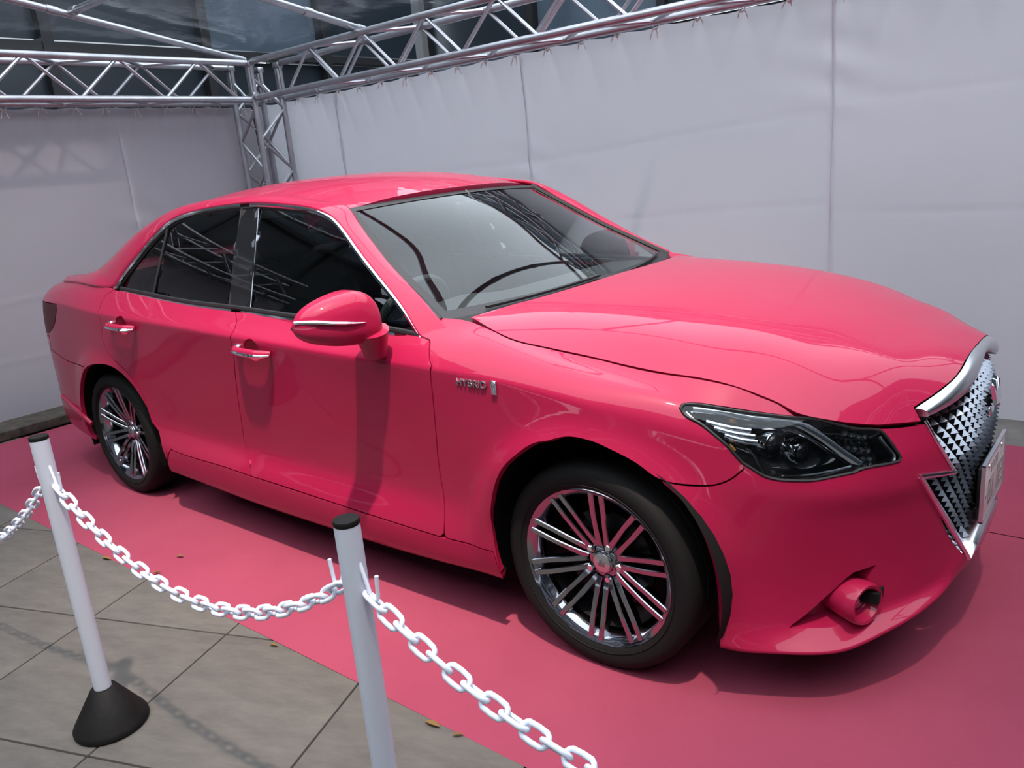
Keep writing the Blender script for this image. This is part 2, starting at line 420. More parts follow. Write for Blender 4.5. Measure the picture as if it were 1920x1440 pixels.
WR=.322;AXR=-2.85
def flare(P):
    # wheel-arch flares: swell of the body side around each wheel
    P=P.copy()
    for cx,r,a in ((0.0,.375,.026),(AXR,.372,.020)):
        d=np.hypot(P[...,0]-cx,P[...,2]-.325)-r
        w=np.exp(-(np.maximum(d,0)/.05)**2)*np.where(d<-.02,np.exp(-((d+.02)/.03)**2),1)
        side=np.clip((np.abs(P[...,1])-.70)/.1,0,1)*np.clip((P[...,2]-.22)/.22,0,1)
        P[...,1]+=np.sign(P[...,1])*a*w*side
    return P
G=flare(G)
def ring(s,t):
    a=np.clip(np.asarray(s)/SMAX*(NS-1),0,NS-1.0001);b=np.clip(np.asarray(t)/TMAX*(NT-1),0,NT-1.0001)
    i=a.astype(int);j=b.astype(int);u=(a-i)[...,None];v=(b-j)[...,None]
    return (G[i,j]*(1-u)+G[i+1,j]*u)*(1-v)+(G[i,j+1]*(1-u)+G[i+1,j+1]*u)*v
# ---- hood height field z(x,|y|)
HX=[-.62,-.45,-.25,0,.2,.4,.55,.67,.75,.81]
HY=[0,.22,.40,.52,.62,.70,.76]
HZ=np.array([
 [1.034,1.032,1.027,1.021,1.013,1.006,.994],
 [1.036,1.034,1.029,1.020,1.010,1.000,.985],
 [1.030,1.028,1.022,1.013,.996,.970,.945],
 [1.015,1.013,1.006,.994,.968,.925,.890],
 [.992,.990,.982,.967,.934,.884,.850],
 [.957,.954,.942,.916,.862,.815,.78],
 [.917,.912,.890,.842,.768,.70,.64],
 [.883,.874,.828,.735,.66,.60,.54],
 [.862,.845,.742,.64,.58,.52,.46],
 [.842,.808,.67,.57,.52,.46,.40]])
_hf=nspline(HX,HZ)
def hood(x,y):
    x=np.asarray(x,float);y=np.abs(np.asarray(y,float))
    c=_hf(x.ravel())            # n, ny
    out=np.empty(x.size);yy=y.ravel()
    yk=np.r_[[-.40,-.22],HY]
    c2=np.c_[c[:,2],c[:,1],c]
    fy=nspline(yk,np.eye(len(yk)))
    w=fy(yy);out=(w*c2).sum(1)
    return out.reshape(x.shape)
# ---- roof height field
RX=[-1.10,-1.25,-1.45,-1.7,-2.0,-2.3,-2.5,-2.65]
RZ=[1.386,1.424,1.458,1.477,1.478,1.459,1.428,1.392]
_rf=nspline(RX[::-1],np.array(RZ)[::-1])
def roofz(x,y):
    y=np.abs(np.asarray(y,float))
    return _rf(np.asarray(x,float))-.060*(y/.56)**2.6*np.ones_like(y)
def glassy(z):
    dz=np.asarray(z,float)-.95
    return -(.812-.30*dz-.30*dz*dz)

def _blend():
    X=G[...,0];Y=G[...,1]
    w=np.clip((_tg-8)/1.0,0,1)[None,:]*np.clip((X+.50)/.12,0,1)*np.clip((.50-X)/.14,0,1)*(Y<-.35)
    hz=hood(np.clip(X,-.62,.81),np.clip(Y,-.76,0))
    G[...,2]+=(hz-G[...,2])*w*w*(3-2*w)
_blend()
TR={
 'HL':[(1.0805,7.919),(1.0749,8.1134),(1.0589,8.2163),(0.9564,8.391),(0.85,8.5372),(0.7788,8.5895),(0.7314,8.6479),(0.6805,8.632),(0.6295,8.6537),(0.5738,8.7268),(0.5567,8.66),(0.5275,7.96),(0.5138,7.0588),(0.5201,6.6187),(0.6099,6.3836),(0.6792,5.8094),(0.7475,5.5864),(0.7969,5.5301),(0.8468,5.517),(0.8753,5.5882),(0.9203,5.9068),(0.9757,7.178),(1.0247,7.5773),(1.0699,7.7348)],
 'seam':[(0.9206,5.7217),(0.9512,5.3792),(0.9932,5.136),(1.0555,5.0343),(1.1187,5.0442)],
 'hoodgapR':[(1.8358,9.0),(1.7434,8.8451),(1.6513,8.7223),(1.5224,8.8007),(1.3959,8.8445),(1.2616,8.834),(1.1353,8.8544),(1.0555,8.8861),(0.9776,8.9154),(0.8797,8.9499),(0.8176,8.8854),(0.7786,8.6061),(0.5732,8.7648),(0.4203,8.4995)],
 'archF':[(1.6848,1.1243),(1.6835,2.8175),(1.6534,3.4766),(1.6064,3.9645),(1.5479,4.3581),(1.4695,4.8497),(1.3922,5.1691),(1.3204,5.2904),(1.2522,5.3127),(1.1835,5.2568),(1.1187,5.0442),(1.0544,4.5052),(1.0134,3.8189),(0.9922,3.1408),(0.9861,2.3282),(0.991,1.333)],
 'archR':[(4.4431,0.9245),(4.4781,1.991),(4.4943,2.6252),(4.4337,3.2428),(4.3372,3.639),(4.1691,4.0035),(4.0789,4.1429),(3.9986,4.0817),(3.9326,3.8955),(3.8678,3.5799),(3.8038,3.0564),(3.7429,2.4756),(3.6954,1.5777),(3.7098,1.0103)],
 'doorF':[(1.9222,8.0798),(1.8711,7.0144),(1.8897,4.6298),(1.9103,3.5877),(1.9087,2.4011),(1.911,2.1473),(1.929,2.0267),(2.0168,2.0465),(2.3962,2.1143),(2.9911,2.0795)],
 'doorM':[(3.0038,8.8185),(2.9365,7.326),(2.9521,5.3766),(2.9832,4.7467),(3.0141,4.1675),(3.0546,3.1285),(2.9911,2.0795)],
 'doorRb':[(2.9911,2.0795),(3.1971,2.11),(3.4557,2.0981),(3.574,2.1184),(3.6294,2.1665)],
 'doorR':[(3.6294,2.1665),(3.7882,2.8866),(3.8327,3.697),(3.9099,4.075),(4.0331,4.473),(4.0613,4.743),(4.0346,5.6632),(4.0577,7.6619),(4.0662,8.2626),(4.0217,8.8615)],
 'belt':[(1.9222,8.0798),(1.9572,8.0425),(2.2045,9.0),(2.6438,9.0),(2.9937,8.8436),(3.3185,8.6795),(3.6489,8.7568),(3.9285,8.901),(4.0217,8.8615)],
 'tail':[(4.9502,5.6962),(4.6224,6.1154),(4.6344,5.6304),(4.7799,4.8676),(4.9117,4.6058)],
 'rbseam':[(4.8966,4.1014),(4.6274,3.9374),(4.3379,3.9799)],
 'grille':[(0.4203,8.4995),(0.3855,6.527),(0.3232,4.7571),(0.3923,4.9716),(0.4591,5.2078),(0.3686,3.8395),(0.2093,1.7328),(0.1502,2.1642),(0.0225,2.4164)],
 'fogrec':[(0.8128,1.8876),(0.7215,2.5616),(0.6326,3.0796),(0.5693,3.1557),(0.5839,2.8673),(0.5914,2.0126),(0.6983,1.7898)],
 'handleF':[(2.9373,5.6126),(2.6785,5.601),(2.798,6.5999),(2.8337,5.2106)],
 'handleR':[(3.961,5.5966),(3.7157,5.6539),(3.8162,6.6921),(3.8531,5.2287)],
 'badge':[(1.7668,5.7537),(1.621,5.761),(1.7675,5.4695),(1.623,5.5916)],
 'chrT':[(0.447,9.0),(0.3478,9.0),(0.2559,8.7324),(0.1639,8.6828),(0.0868,8.8376),(0.0007,9.0)],
 'chrB':[(0.4178,8.7152),(0.3378,8.5445),(0.2634,8.1508),(0.1777,8.1988),(0.0875,8.4504),(0.0242,8.6531)],
 'eyebrow':[(1.0467,8.0937),(0.9638,8.2497),(0.8802,8.3308),(0.7713,8.3378),(0.7203,8.0034),(0.6697,7.5023),(0.6233,6.5703)],
 'lowline':[(1.0665,7.8903),(0.9915,6.996),(0.9141,5.7188),(0.8557,5.6064),(0.7424,5.794),(0.6466,6.4452)],
 'louv1':[(1.0116,7.8195),(0.9509,7.8721),(0.8941,7.9384)],
 'louv2':[(0.9913,7.6656),(0.938,7.6684),(0.8843,7.7314)],
 'louv3':[(0.9648,7.4657),(0.9186,7.4517),(0.8787,7.5026)],
 'proj':[(0.8288,7.5884),(0.7641,7.565),(0.6107,8.073),(0.6487,8.4209),(0.5559,7.7563)],
 'amber':[(0.9548,7.0778),(0.9419,6.7155)],
 'fogc':[(0.6242,2.4487),(0.6225,2.5739),(0.6558,2.727),(0.6926,2.5332)],
 'lowchr':[(0.2093,1.7328),(0.1769,2.152),(0.1066,2.2839),(0.0225,2.4164)],
 'skirtline':[(3.6045,1.8337),(2.551,1.9803),(1.9217,1.907)],
 'fin':[(4.9104,2.6065),(4.7146,2.3674),(4.5393,2.1685),(4.4758,1.9217)],
}
# ================================================================ SETTING
R20=math.radians(20.3); E1=np.array([math.cos(R20),math.sin(R20)]); E2=np.array([-math.sin(R20),math.cos(R20)])
# ground slab under everything (joint colour between the tiles)
fl=MB().box((-1,-1.5,-.065),(14,12,.09)).build('floor','grout',smooth=False); tag(fl,kind='structure')
TS=.6;A0,B0=-2.187,-.846
tile_me=MB().rbox((0,0,-.010),(TS-.006,TS-.006,.02),r=.003,n=1).mesh('tile','stone',sharp=30)
# stone paving in front of the carpet
for i in range(-6,10):
    for j in range(-6,3):
        c=E1*(A0+(i+.5)*TS)+E2*(B0+(j+.5)*TS)
        if -6.2<c[0]<3.6 and -3.4<c[1]<-.70:
            inst('tile',tile_me,fl,Matrix.Translation((c[0],c[1],0.0))@Matrix.Rotation(R20+random.choice((0,0,math.pi)),4,'Z'))
# strip of concrete between carpet and the back curtain
st=MB().box((-1,1.9,-.012),(12,.7,.026)).build('concrete_strip','concrete',fl,smooth=False)
# pink carpet, two lengths with a seam
def carpet_piece(name,x0,x1,y0,y1):
    nx,ny=int((x1-x0)/.05),int((y1-y0)/.05)
    X,Y=np.meshgrid(np.linspace(x0,x1,nx),np.linspace(y0,y1,ny),indexing='ij')
    Z=.0065+.0012*np.sin(X*3.1+Y*1.7)*np.sin(Y*4.3-X*.8)
    d=np.minimum(np.minimum(X-x0,x1-X),np.minimum(Y-y0,y1-Y));Z-=np.where(d<1e-6,.0055,0)
    return MB().grid(np.dstack([X,Y,Z])).build(name,'carpet',None)
c1=carpet_piece('carpet',-4.66,3.4,-1.28,.598); tag(c1,'wide pink carpet length under the near side of the car',cat='carpet',group='pink carpet lengths')
c2=carpet_piece('carpet',-4.66,3.4,.604,1.585); tag(c2,'narrower pink carpet length along the back curtain',cat='carpet',group='pink carpet lengths')
# stone kerb at the foot of the left curtain
kb=MB()
kb.rbox((-4.83,-.6,.038),(.30,5.2,.07),r=.012,n=2); kb=kb.build('trim_1','kerb_stone'); tag(kb,kind='structure')
# curtains ------------------------------------------------------------------
def fold_noise(u,v,seed):
    r=np.random.default_rng(seed);o=np.zeros_like(u)
    for k in range(14):
        a=r.uniform(0,2*np.pi);f=r.uniform(1.0,4.2);an=r.uniform(-.5,.5)+(np.pi/2 if r.random()<.3 else 0)
        o+=np.sin((u*np.cos(an)+v*np.sin(an))*f*2+a)/f
    return o/6
def curtain(name,u0,u1,top,axis,pos,sgn,parent,seed,ties,creases):
    nu,nv=int((u1-u0)/.022),110
    U,Vv=np.meshgrid(np.linspace(u0-(.02 if u0>-5 and u0!=-3.2 else 0),u1,nu),np.linspace(.004,top,nv),indexing='ij')
    d=.012*fold_noise(U*.7,Vv*.8,seed)
    for tx in ties:                      # tension folds fanning down from every tie
        for s_ in (-.35,.3):
            cx=tx+s_*(top-Vv); w=.018+.05*(top-Vv)
            d+=.013*np.exp(-((U-cx)/w)**2)*np.exp(-(top-Vv)/.34)
        d-=.004*np.exp(-((U-tx)/.03)**2)*np.exp(-(top-Vv)/.12)
    for (e) in (u0,u1):                  # gathered folds along the seams
        k=np.exp(-np.abs(U-e)/.16)
        d+=k*.0095*np.sin(Vv*19+3*np.sin(Vv*4.1+e*3)+np.abs(U-e)*13*(1 if U.mean()>e else -.6))*(.5+.5*np.sin(Vv*4.7+e*2.1))**2*np.clip((Vv-.25)*1.2,0,1)
    for (z0,a,sl) in creases: 
        d+=a*np.exp(-((Vv-z0-sl*(U-u0)+.012*np.sin(U*2.3))/.014)**2)
    scal=.012*np.abs(np.sin((U-u0)/.26*np.pi)) # scalloped top edge between ties
    Z=Vv-scal*np.clip((Vv-top+.12)/.12,0,1)
    Q=np.dstack([U,pos+sgn*d,Z]) if axis=='y' else np.dstack([pos+sgn*d,U,Z])
    o=MB().grid(Q,flip=(axis=='y')).build(name,'curtain',parent); o.data.set_sharp_from_angle(angle=math.radians(180))
    return o
TIEX=[-4.62+.26*k for k in range(31)]
wb=empty('wall_back',(0,0,0)); tag(wb,kind='structure')
for k,(a,b,cr) in enumerate(((-5.12,-4.16,[(1.2,.005,0)]),(-4.16,-2.24,[(1.42,.005,.03),(.86,.005,0)]),(-2.24,-.235,[(1.06,.007,.02),(1.48,.004,.05),(.55,.004,0)]),(-.235,1.6,[(1.06,.006,0),(1.63,.004,.02)]),(1.6,3.6,[(1.1,.005,0)]))):
    curtain('curtain_panel',a,b,2.165,'y',1.955+.005*(k%2),-1,wb,20+k,[t for t in TIEX if a-.1<t<b+.1],cr)
for xs_ in (-4.16,-2.24,-.235,1.6):
    z=np.linspace(.01,2.15,60);MB().tube(np.c_[xs_-.01+.004*np.sin(z*5),np.full(60,1.945)-.006-.004*np.sin(z*11+xs_),z],.0038,6,sx=.5).build('curtain_seam','curtain',wb)
wl=empty('wall_left',(0,0,0)); tag(wl,kind='structure')
TIEY=[-3.0+.235*k for k in range(21)]
for k,(a,b,cr) in enumerate(((-3.2,-1.0,[(1.0,.005,0)]),(-1.0,.62,[(.80,.005,.06),(.42,.004,0)]),(.62,1.93,[(.92,.005,.05),(1.5,.003,0)]))):
    curtain('curtain_panel',a,b,2.155,'x',-5.14-.005*(k%2),1,wl,40+k,[t for t in TIEY if a-.1<t<b+.1],cr)
# hems: pipe sleeve and rope ties at the curtain tops
def tie_mesh(seed):
    r=np.random.default_rng(seed);m=MB();t=np.linspace(0,2*np.pi,15)
    P=np.c_[.022*np.sin(t)*1.0,.004*np.sin(2*t)-.012,.034*np.cos(t)+.012];m.tube(P,.0035,5,closed=False)
    for s_ in(-1,1):
        q=np.linspace(0,1,6)[:,None];a=np.array([0,-.018,-.022]);b=np.array([s_*r.uniform(.012,.05),-.03,-.022-r.uniform(.02,.055)])
        m.tube(a+(b-a)*q+np.c_[0*q,0*q,.02*np.sin(q*np.pi)],.003,5)
    m.rbox((0,-.016,-.022),(.014,.012,.012),r=.004,n=1)
    return m.mesh('rope_tie','rope')
tms=[tie_mesh(i) for i in range(4)]
for i,t in enumerate(TIEX):
    inst('rope_tie',tms[i%4],wb,Matrix.Translation((t,1.94,2.165)))
for i,t in enumerate(TIEY):
    inst('rope_tie',tms[(i+1)%4],wl,Matrix.Translation((-5.115,t,2.155))@Matrix.Rotation(math.pi/2,4,'Z'))
m=MB().tube([(-5.1,1.925,2.19),(3.6,1.925,2.19)],.017,10).build('curtain_pipe','aluminium',wb)
m=MB().tube([(-5.10,-3.2,2.18),(-5.10,1.9,2.18)],.017,10).build('curtain_pipe','aluminium',wl)
# trusses -------------------------------------------------------------------
def truss(name,p0,p1,label,w0,w1,nodes,pitch,group,cap_ends=False):
    """box truss: chords run p0->p1, w0 = across vector, w1 = up vector"""
    p0=np.array(p0,float);p1=np.array(p1,float);w0=np.array(w0,float);w1=np.array(w1,float)
    o=empty(name,tuple(p0),label,'truss',group)
    L=np.linalg.norm(p1-p0);d=(p1-p0)/L;off=p0.copy()
    for a in(0,1):
        for b in(0,1):
            q=w0*a+w1*b;MB().tube([q,q+d*L],.0245,14).build('chord','aluminium',o)
    meshes={}
    def brace(a,b):
        a=np.array(a);b=np.array(b);v=b-a;Lb=np.linalg.norm(v);key=round(Lb,3)
        if key not in meshes: meshes[key]=MB().tube([(0,0,0),(0,0,Lb)],.0125,8,cap=False).mesh('brace','aluminium')
        inst('brace',meshes[key],o,Matrix.Translation(a)@Vector(v).to_track_quat('Z','Y').to_matrix().to_4x4())
    t=nodes;up=False;half=pitch/2
    while t+half<L+.02:
        for a in(0,1):
            x0,x1=d*t,d*min(t+half,L)
            lo,hi=(0,1)
            if (up if a==0 else not up): lo,hi=1,0
            brace(w0*a+w1*lo+x0,w0*a+w1*hi+x1)
        for b in(0,1):
            i,j=((0,1) if up else (1,0))
            brace(w1*b+w0*i+d*t,w1*b+w0*j+d*min(t+half,L))
        up=not up;t+=half
    return o
ZL,ZH=2.178,.278
truss('truss','(-4.72,1.60,%f)'and(-4.72,1.60,ZL),(3.6,1.60,ZL),'long aluminium box truss along the top of the back curtain',(0,.28,0),(0,0,ZH),.43,.613,'tent trusses')
truss('truss',(-4.77,1.58,ZL-.008),(-4.77,-3.0,ZL-.008),'aluminium box truss along the top of the left curtain',(-.28,0,0),(0,0,ZH),.125,.625,'tent trusses')
truss('truss',(-5.05,1.60,0.02),(-5.05,1.60,2.46),'upright aluminium truss column in the back left corner',(.28,0,0),(0,.28,0),.08,.50,'tent trusses')
truss('truss',(2.6,-2.95,2.16),(2.6,1.55,2.16),'aluminium box truss overhead at the front end of the car',(.28,0,0),(0,0,.28),.1,.61,'tent trusses')
# corner clamps on the column head
cl=empty('corner_block',(-4.91,1.74,2.2),'corner joint of bolted tube couplers on the truss column','truss joint')
for (x,y) in ((-5.05,1.6),(-4.77,1.6),(-4.77,1.88),(-5.05,1.88)):
    b=MB()
    for dx in (-.03,.03): b.tube([(x+4.91+dx,y-1.74,-.02),(x+4.91+dx,y-1.74,.25)],.016,10)
    b.rbox((x+4.91,y-1.74,.0),(.085,.06,.05),r=.012,n=1); b.rbox((x+4.91,y-1.74,.24),(.085,.06,.05),r=.012,n=1)
    b.build('coupler','aluminium',cl)
# cables strapped inside the column
cb=MB()
for k,(dx,dy) in enumerate(((0,0),(.02,.012),(.036,.002))):
    z=np.linspace(.05,2.4,60);cb.tube(np.c_[-4.955+dx+.008*np.sin(z*9+k),1.70+dy+.008*np.cos(z*7+k*2),z],.009,6)
cb=cb.build('cable_bundle','black_plastic'); tag(cb,'black cables running up inside the corner truss column','cable')
for z in (1.5,1.72,1.95,2.1): MB().lathe([(.034,z-.006),(.037,z),(.034,z+.006)],12,'z',(-4.935,1.705,0)).build('strap','rope',cb)
# roof: rafters and clear vinyl sheets
def rafter(p0,p1,label):
    o=empty('roof_rafter',p0,label,'rafter','roof rafters');p0=np.array(p0);p1=np.array(p1)
    MB().tube([p0*0,p1-p0],.024,12).build('tube','aluminium',o);d=(p1-p0)/np.linalg.norm(p1-p0)
    for k in(.0,.33,.66): MB().tube([(p1-p0)*k+d*.02,(p1-p0)*k+d*.10],.029,12).build('sleeve','aluminium',o)
    return o
rafter((-4.90,1.66,2.49),(-4.05,-3.0,3.10),'hip rafter rising from the back left corner column')
rafter((-3.48,1.74,2.49),(-3.27,.20,2.675),'roof rafter rising from the back truss over the rear door')
rafter((-.9,1.74,2.49),(-.9,.20,2.675),'roof rafter rising from the back truss over the hood')
rafter((1.6,1.74,2.49),(1.6,.20,2.675),'roof rafter rising from the back truss ahead of the car')
rafter((-4.64,.20,2.70),(2.6,.20,2.70),'long roof purlin tube running parallel to the back truss')
glass('clear_vinyl',(.93,.95,.97,1),ior=1.35)
glass('smoked_vinyl',(.10,.12,.15,1),ior=1.35)
for nme in('clear_vinyl','smoked_vinyl'):
    nt=MATS[nme].node_tree;g=[n for n in nt.nodes if n.type=='BSDF_GLOSSY'][0];g.inputs['Roughness'].default_value=.16
    tc=nt.nodes.new('ShaderNodeTexCoord');n=nt.nodes.new('ShaderNodeTexNoise');n.inputs['Scale'].default_value=2.2;n.inputs['Detail'].default_value=5
    bp=nt.nodes.new('ShaderNodeBump');bp.inputs['Strength'].default_value=.3;bp.inputs['Distance'].default_value=.08
    nt.links.new(tc.outputs['Object'],n.inputs['Vector']);nt.links.new(n.outputs['Fac'],bp.inputs['Height']);nt.links.new(bp.outputs[0],g.inputs['Normal'])
ce=empty('ceiling',(0,0,0)); tag(ce,kind='structure')
def sheet(a,b,c,d,m,seed,n=26):
    a,b,c,d=[np.array(q,float) for q in(a,b,c,d)];u=np.linspace(0,1,n)
    P=np.zeros((n,n,3))
    for i in range(n):
        for j in range(n):
            P[i,j]=(a*(1-u[i])+b*u[i])*(1-u[j])+(d*(1-u[i])+c*u[i])*u[j]
    r=np.random.default_rng(seed)
    P[...,2]+=.03*fold_noise(P[...,0]*1.5,P[...,1]*1.5,seed)+.03
    return MB().grid(P).build('roof_sheet',m,ce)
sheet((-4.95,1.9,2.53),(2.9,1.9,2.53),(2.9,-3.15,3.13),(-4.07,-3.15,3.13),'clear_vinyl',3,60)
sheet((-5.12,1.9,2.50),(-4.95,1.9,2.53),(-4.07,-3.15,3.13),(-5.12,-3.15,2.60),'clear_vinyl',4,30)
# the glazed buildings behind the tent; two unseen dark fronts added to dim light
mat('facade_dark',srgb(30,38,46),rough=.35); mat('facade_panel',srgb(70,84,98),rough=.5); mat('facade_light',srgb(104,116,134),rough=.6)
noise_col(MATS['facade_panel'],srgb(58,70,82),srgb(84,98,112),1.5)
def facade(p0,d,n,wd,label,seed,lev):
    r=np.random.default_rng(seed);d=np.array(d,float);o=empty('building',p0,label,'building','buildings behind the tent')
    LV=[(.0,2.7),(2.75,1.0),(3.8,1.3)]+[(5.15+1.37*i,1.32) for i in range(12)];HT=sum(LV[lev-1]);nrm=np.array([-d[1],d[0],0]);rot=np.array([d,nrm,[0,0,1]]).T
    for i in range(n):
        for k,(z0,h) in enumerate(LV[:lev]):
            mt='facade_dark' if seed>2 or (k in(0,1,3) or seed>2) and r.random()<.75 else ('facade_light' if r.random()<.35 else 'facade_panel')  # the added unseen fronts get dark panels only, to keep reflections dim
            c=d*((i+.5)*wd)+np.array([0,0,z0+h/2])
            MB().box(c+nrm*r.uniform(-.03,.03),(wd-.06,.08,h-.06),rot).build('facade_panel',mt,o,smooth=False)
        MB().box(d*(i*wd)+np.array([0,0,HT/2])+nrm*-.05,(.09,.16,HT),rot).build('mullion','steel_dark',o,smooth=False)
    for z in [a_-.03 for a_,b_ in LV[1:lev]]:
        MB().box(d*(n*wd/2)+np.array([0,0,z])+nrm*-.05,(n*wd,.14,.07),rot).build('rail','steel_dark' if seed==2 else 'aluminium',o,smooth=False)
    return o
facade((-9.3,5.2,0),(1,0,0),10,1.6,'dark glazed building front beyond the back curtain',1,3)
facade((-6.1,-6.5,0),(0,1,0),8,1.42,'grey panelled building front beyond the left curtain',2,4)
facade((10,-9.4,0),(-1,0,0),13,1.6,'added unseen dark building front dimming the open side of the tent',3,5)  # added out of view to darken ambient light and reflections on the car side
facade((5.6,5.0,0),(0,-1,0),8,1.6,'added unseen dark building front blocking light beyond the nose of the car',4,4)  # added out of view to cut the light coming from ahead of the nose
# ================================================================ CAR
car=empty('car',(0,0,.006),'glossy pink four-door sedan with chrome trim parked on the pink carpet','car')
WT_T=np.arange(10.0); WT_W=np.array([0,.03,.095,.20,.34,.48,.575,.60,.66,.76])
t2w=lambda t:np.interp(t,WT_T,WT_W); w2t=lambda q:np.interp(q,WT_W,WT_T)
def sw(pts): return [(a,float(t2w(b))) for a,b in pts]
def rmap(Q): return ring(Q[:,0],w2t(Q[:,1]))
def rnorm(s,t):
    e=.004;a=ring(np.minimum(s+e,SMAX),t)-ring(np.maximum(s-e,0),t);b=ring(s,np.minimum(t+.05,9))-ring(s,np.maximum(t-.05,0))
    n=np.cross(a,b);n/=np.linalg.norm(n,axis=-1)[...,None]+1e-12
    P=ring(s,t);k=np.sign((n*(P-np.array([-1.4,0,.5]))*[.25,1,.4]).sum(-1))
    k=np.where(np.asarray(s)<.9,np.sign(n[...,0]-n[...,1]*.5),k)
    return n*np.asarray(k)[...,None]
def roff(pts,d):
    p=np.array(pts,float);return ring(p[:,0],p[:,1])+rnorm(p[:,0],p[:,1])*d
def resamp(P,n):
    P=np.array(P,float);L=np.r_[0,np.cumsum(np.linalg.norm(np.diff(P,axis=0),axis=1))]
    f=nspline(L,P) if len(P)>2 else (lambda x:np.c_[[np.interp(x,L,P[:,k]) for k in range(P.shape[1])]].T)
    return f(np.linspace(0,L[-1],n))
T=TR; HL=T['HL']
# rear arch (right side), front -> rear
ARR=[(3.7099,.9),(3.6946,1.5628),(3.734,2.5005),(3.7896,3.0861),(3.8554,3.5987),(3.9239,3.9078),(3.9944,4.0872),(4.0782,4.16),(4.175,4.13),(4.29,4.0),(4.40,3.70),(4.49,3.26),(4.545,2.70),(4.553,1.99),(4.53,.9)]
ARF=T['archF']
i10=10
# front bumper
fb=[(0,0),(.2,0),(.4,0),(.6,0),(.8,0),(.9909,0)]+list(reversed(ARF[i10:]))
fb+=list(reversed(T['seam']))[1:]+[HL[k] for k in range(20,9,-1)]+[T['hoodgapR'][12],T['hoodgapR'][13]]
fb+=T['grille'][1:7]+[(.12,1.95),(0,2.15)]
front_bumper=panel('front_bumper',sw(fb),rmap,'paint',car,(1,-.3,0),res=.016,mode='full',th=.02,holes=[sw(T['fogrec'])])
# front fender
ff=list(reversed(ARF[:i10+1]))+[(1.70,2.03)]+[(1.90,2.03)]+[T['doorF'][k] for k in (5,4,3,2,1,0)]+[(1.968,8.20),(1.968,9.0)]
ff+=T['hoodgapR'][0:12]+[HL[k] for k in (5,4,3,2,1,0,23,22,21,20)]+T['seam'][:-1]
panel('front_fender',sw(ff),rmap,'paint',car,(0,-1,0),res=.017,th=.02,lines=(.575,.5875,.60))
# side skirt
sk=[(1.69,0),(2.3,0),(3.0,0),(3.71,0),(3.6946,1.5628)]+list(reversed(T['doorRb']))+[T['doorF'][8],T['doorF'][7],T['doorF'][6],(1.70,2.03),T['archF'][0]]
panel('side_skirt',sw(sk),rmap,'paint',car,(0,-1,0),res=.02,th=.02)
# doors
belt=T['belt']
fd=T['doorF']+list(reversed(T['doorM']))[1:]+[(2.9937,8.86),(2.6438,9.0),(2.2084,9.0),(1.9655,8.1716)]
def s_of(x): k=(G[:,100,0]<.1)&(G[:,100,0]>-3.3); return float(np.interp(-x,-G[k,100,0],_sg[k]))
def t_of(s,z): tg_=np.linspace(2,9,200); return float(np.interp(z,ring(np.full(200,s),tg_)[:,2],tg_))
def cup(x,z,rx=.050,rz=.044):
    a=np.linspace(0,2*np.pi,40,endpoint=False);return [(s_of(x+rx*math.cos(t)),float(t2w(t_of(s_of(x+rx*math.cos(t)),z+rz*math.sin(t))))) for t in a]
HND=[(-1.452,.874),(-2.468,.915)]
fdoors=panel('front_door',sw(fd),rmap,'paint',car,(0,-1,0),res=.018,th=.02,lines=(.575,.5875,.60),holes=[cup(*HND[0])])
rd=T['doorM']+T['doorRb'][1:]+T['doorR'][1:]+list(reversed(belt[4:8]))
rdoors=panel('rear_door',sw(rd),rmap,'paint',car,(0,-1,0),res=.018,th=.02,lines=(.575,.5875,.60),holes=[cup(*HND[1])])
# rear quarter, rear bumper, tail lamps, tail panel
rq=[T['doorR'][0]]+T['doorR'][1:]+[(4.04,9.0),(4.3,9.0),(4.6,9.0),(5.0,9.0),(5.0,6.15)]+T['tail'][1:]+[(4.93,4.1)]+T['rbseam']+[(4.3395,3.88)]+list(reversed(ARR[1:10]))
panel('rear_quarter',sw(rq),rmap,'paint',car,(0,-1,0),res=.018,th=.02,lines=(.575,.5875,.60))
rb=[(4.53,0),(4.9,0),(5.4,0),(5.8,0)]; SM=float(SMAX)
def smap(Q): q=Q.copy(); q[:,0]=SM-q[:,0]; return rmap(q)     # measured from the rear centre line
flip=lambda pts:[(SM-a,b) for a,b in pts]
rbp=flip([(SM,0),(5.6,0),(5.0,0),(4.53,0)]+list(reversed(ARR[10:-1]))+[(4.3395,3.9)]+list(reversed(T['rbseam']))+[(4.93,4.1),(5.3,4.1),(SM,4.1)])
panel('rear_bumper',sw(rbp),smap,'paint',car,(-1,-.3,0),res=.022,mode='full',th=.02)
tl=[(5.0,6.1)]+T['tail'][1:]+[(5.2,4.55),(5.45,4.7),(5.45,5.95)]
panel('tail_lamp',sw(tl),rmap,'tail_red',car,(-1,-1,0),res=.02,gap=.003)
tf=flip([(5.0,9),(5.0,6.15),(5.5,6.05),(5.5,4.5),(4.93,4.5),(4.93,4.12),(SM,4.12),(SM,9)])
panel('trunk_lid',sw(tf),smap,'paint',car,(-1,-.2,0),res=.025,mode='full',th=.02)
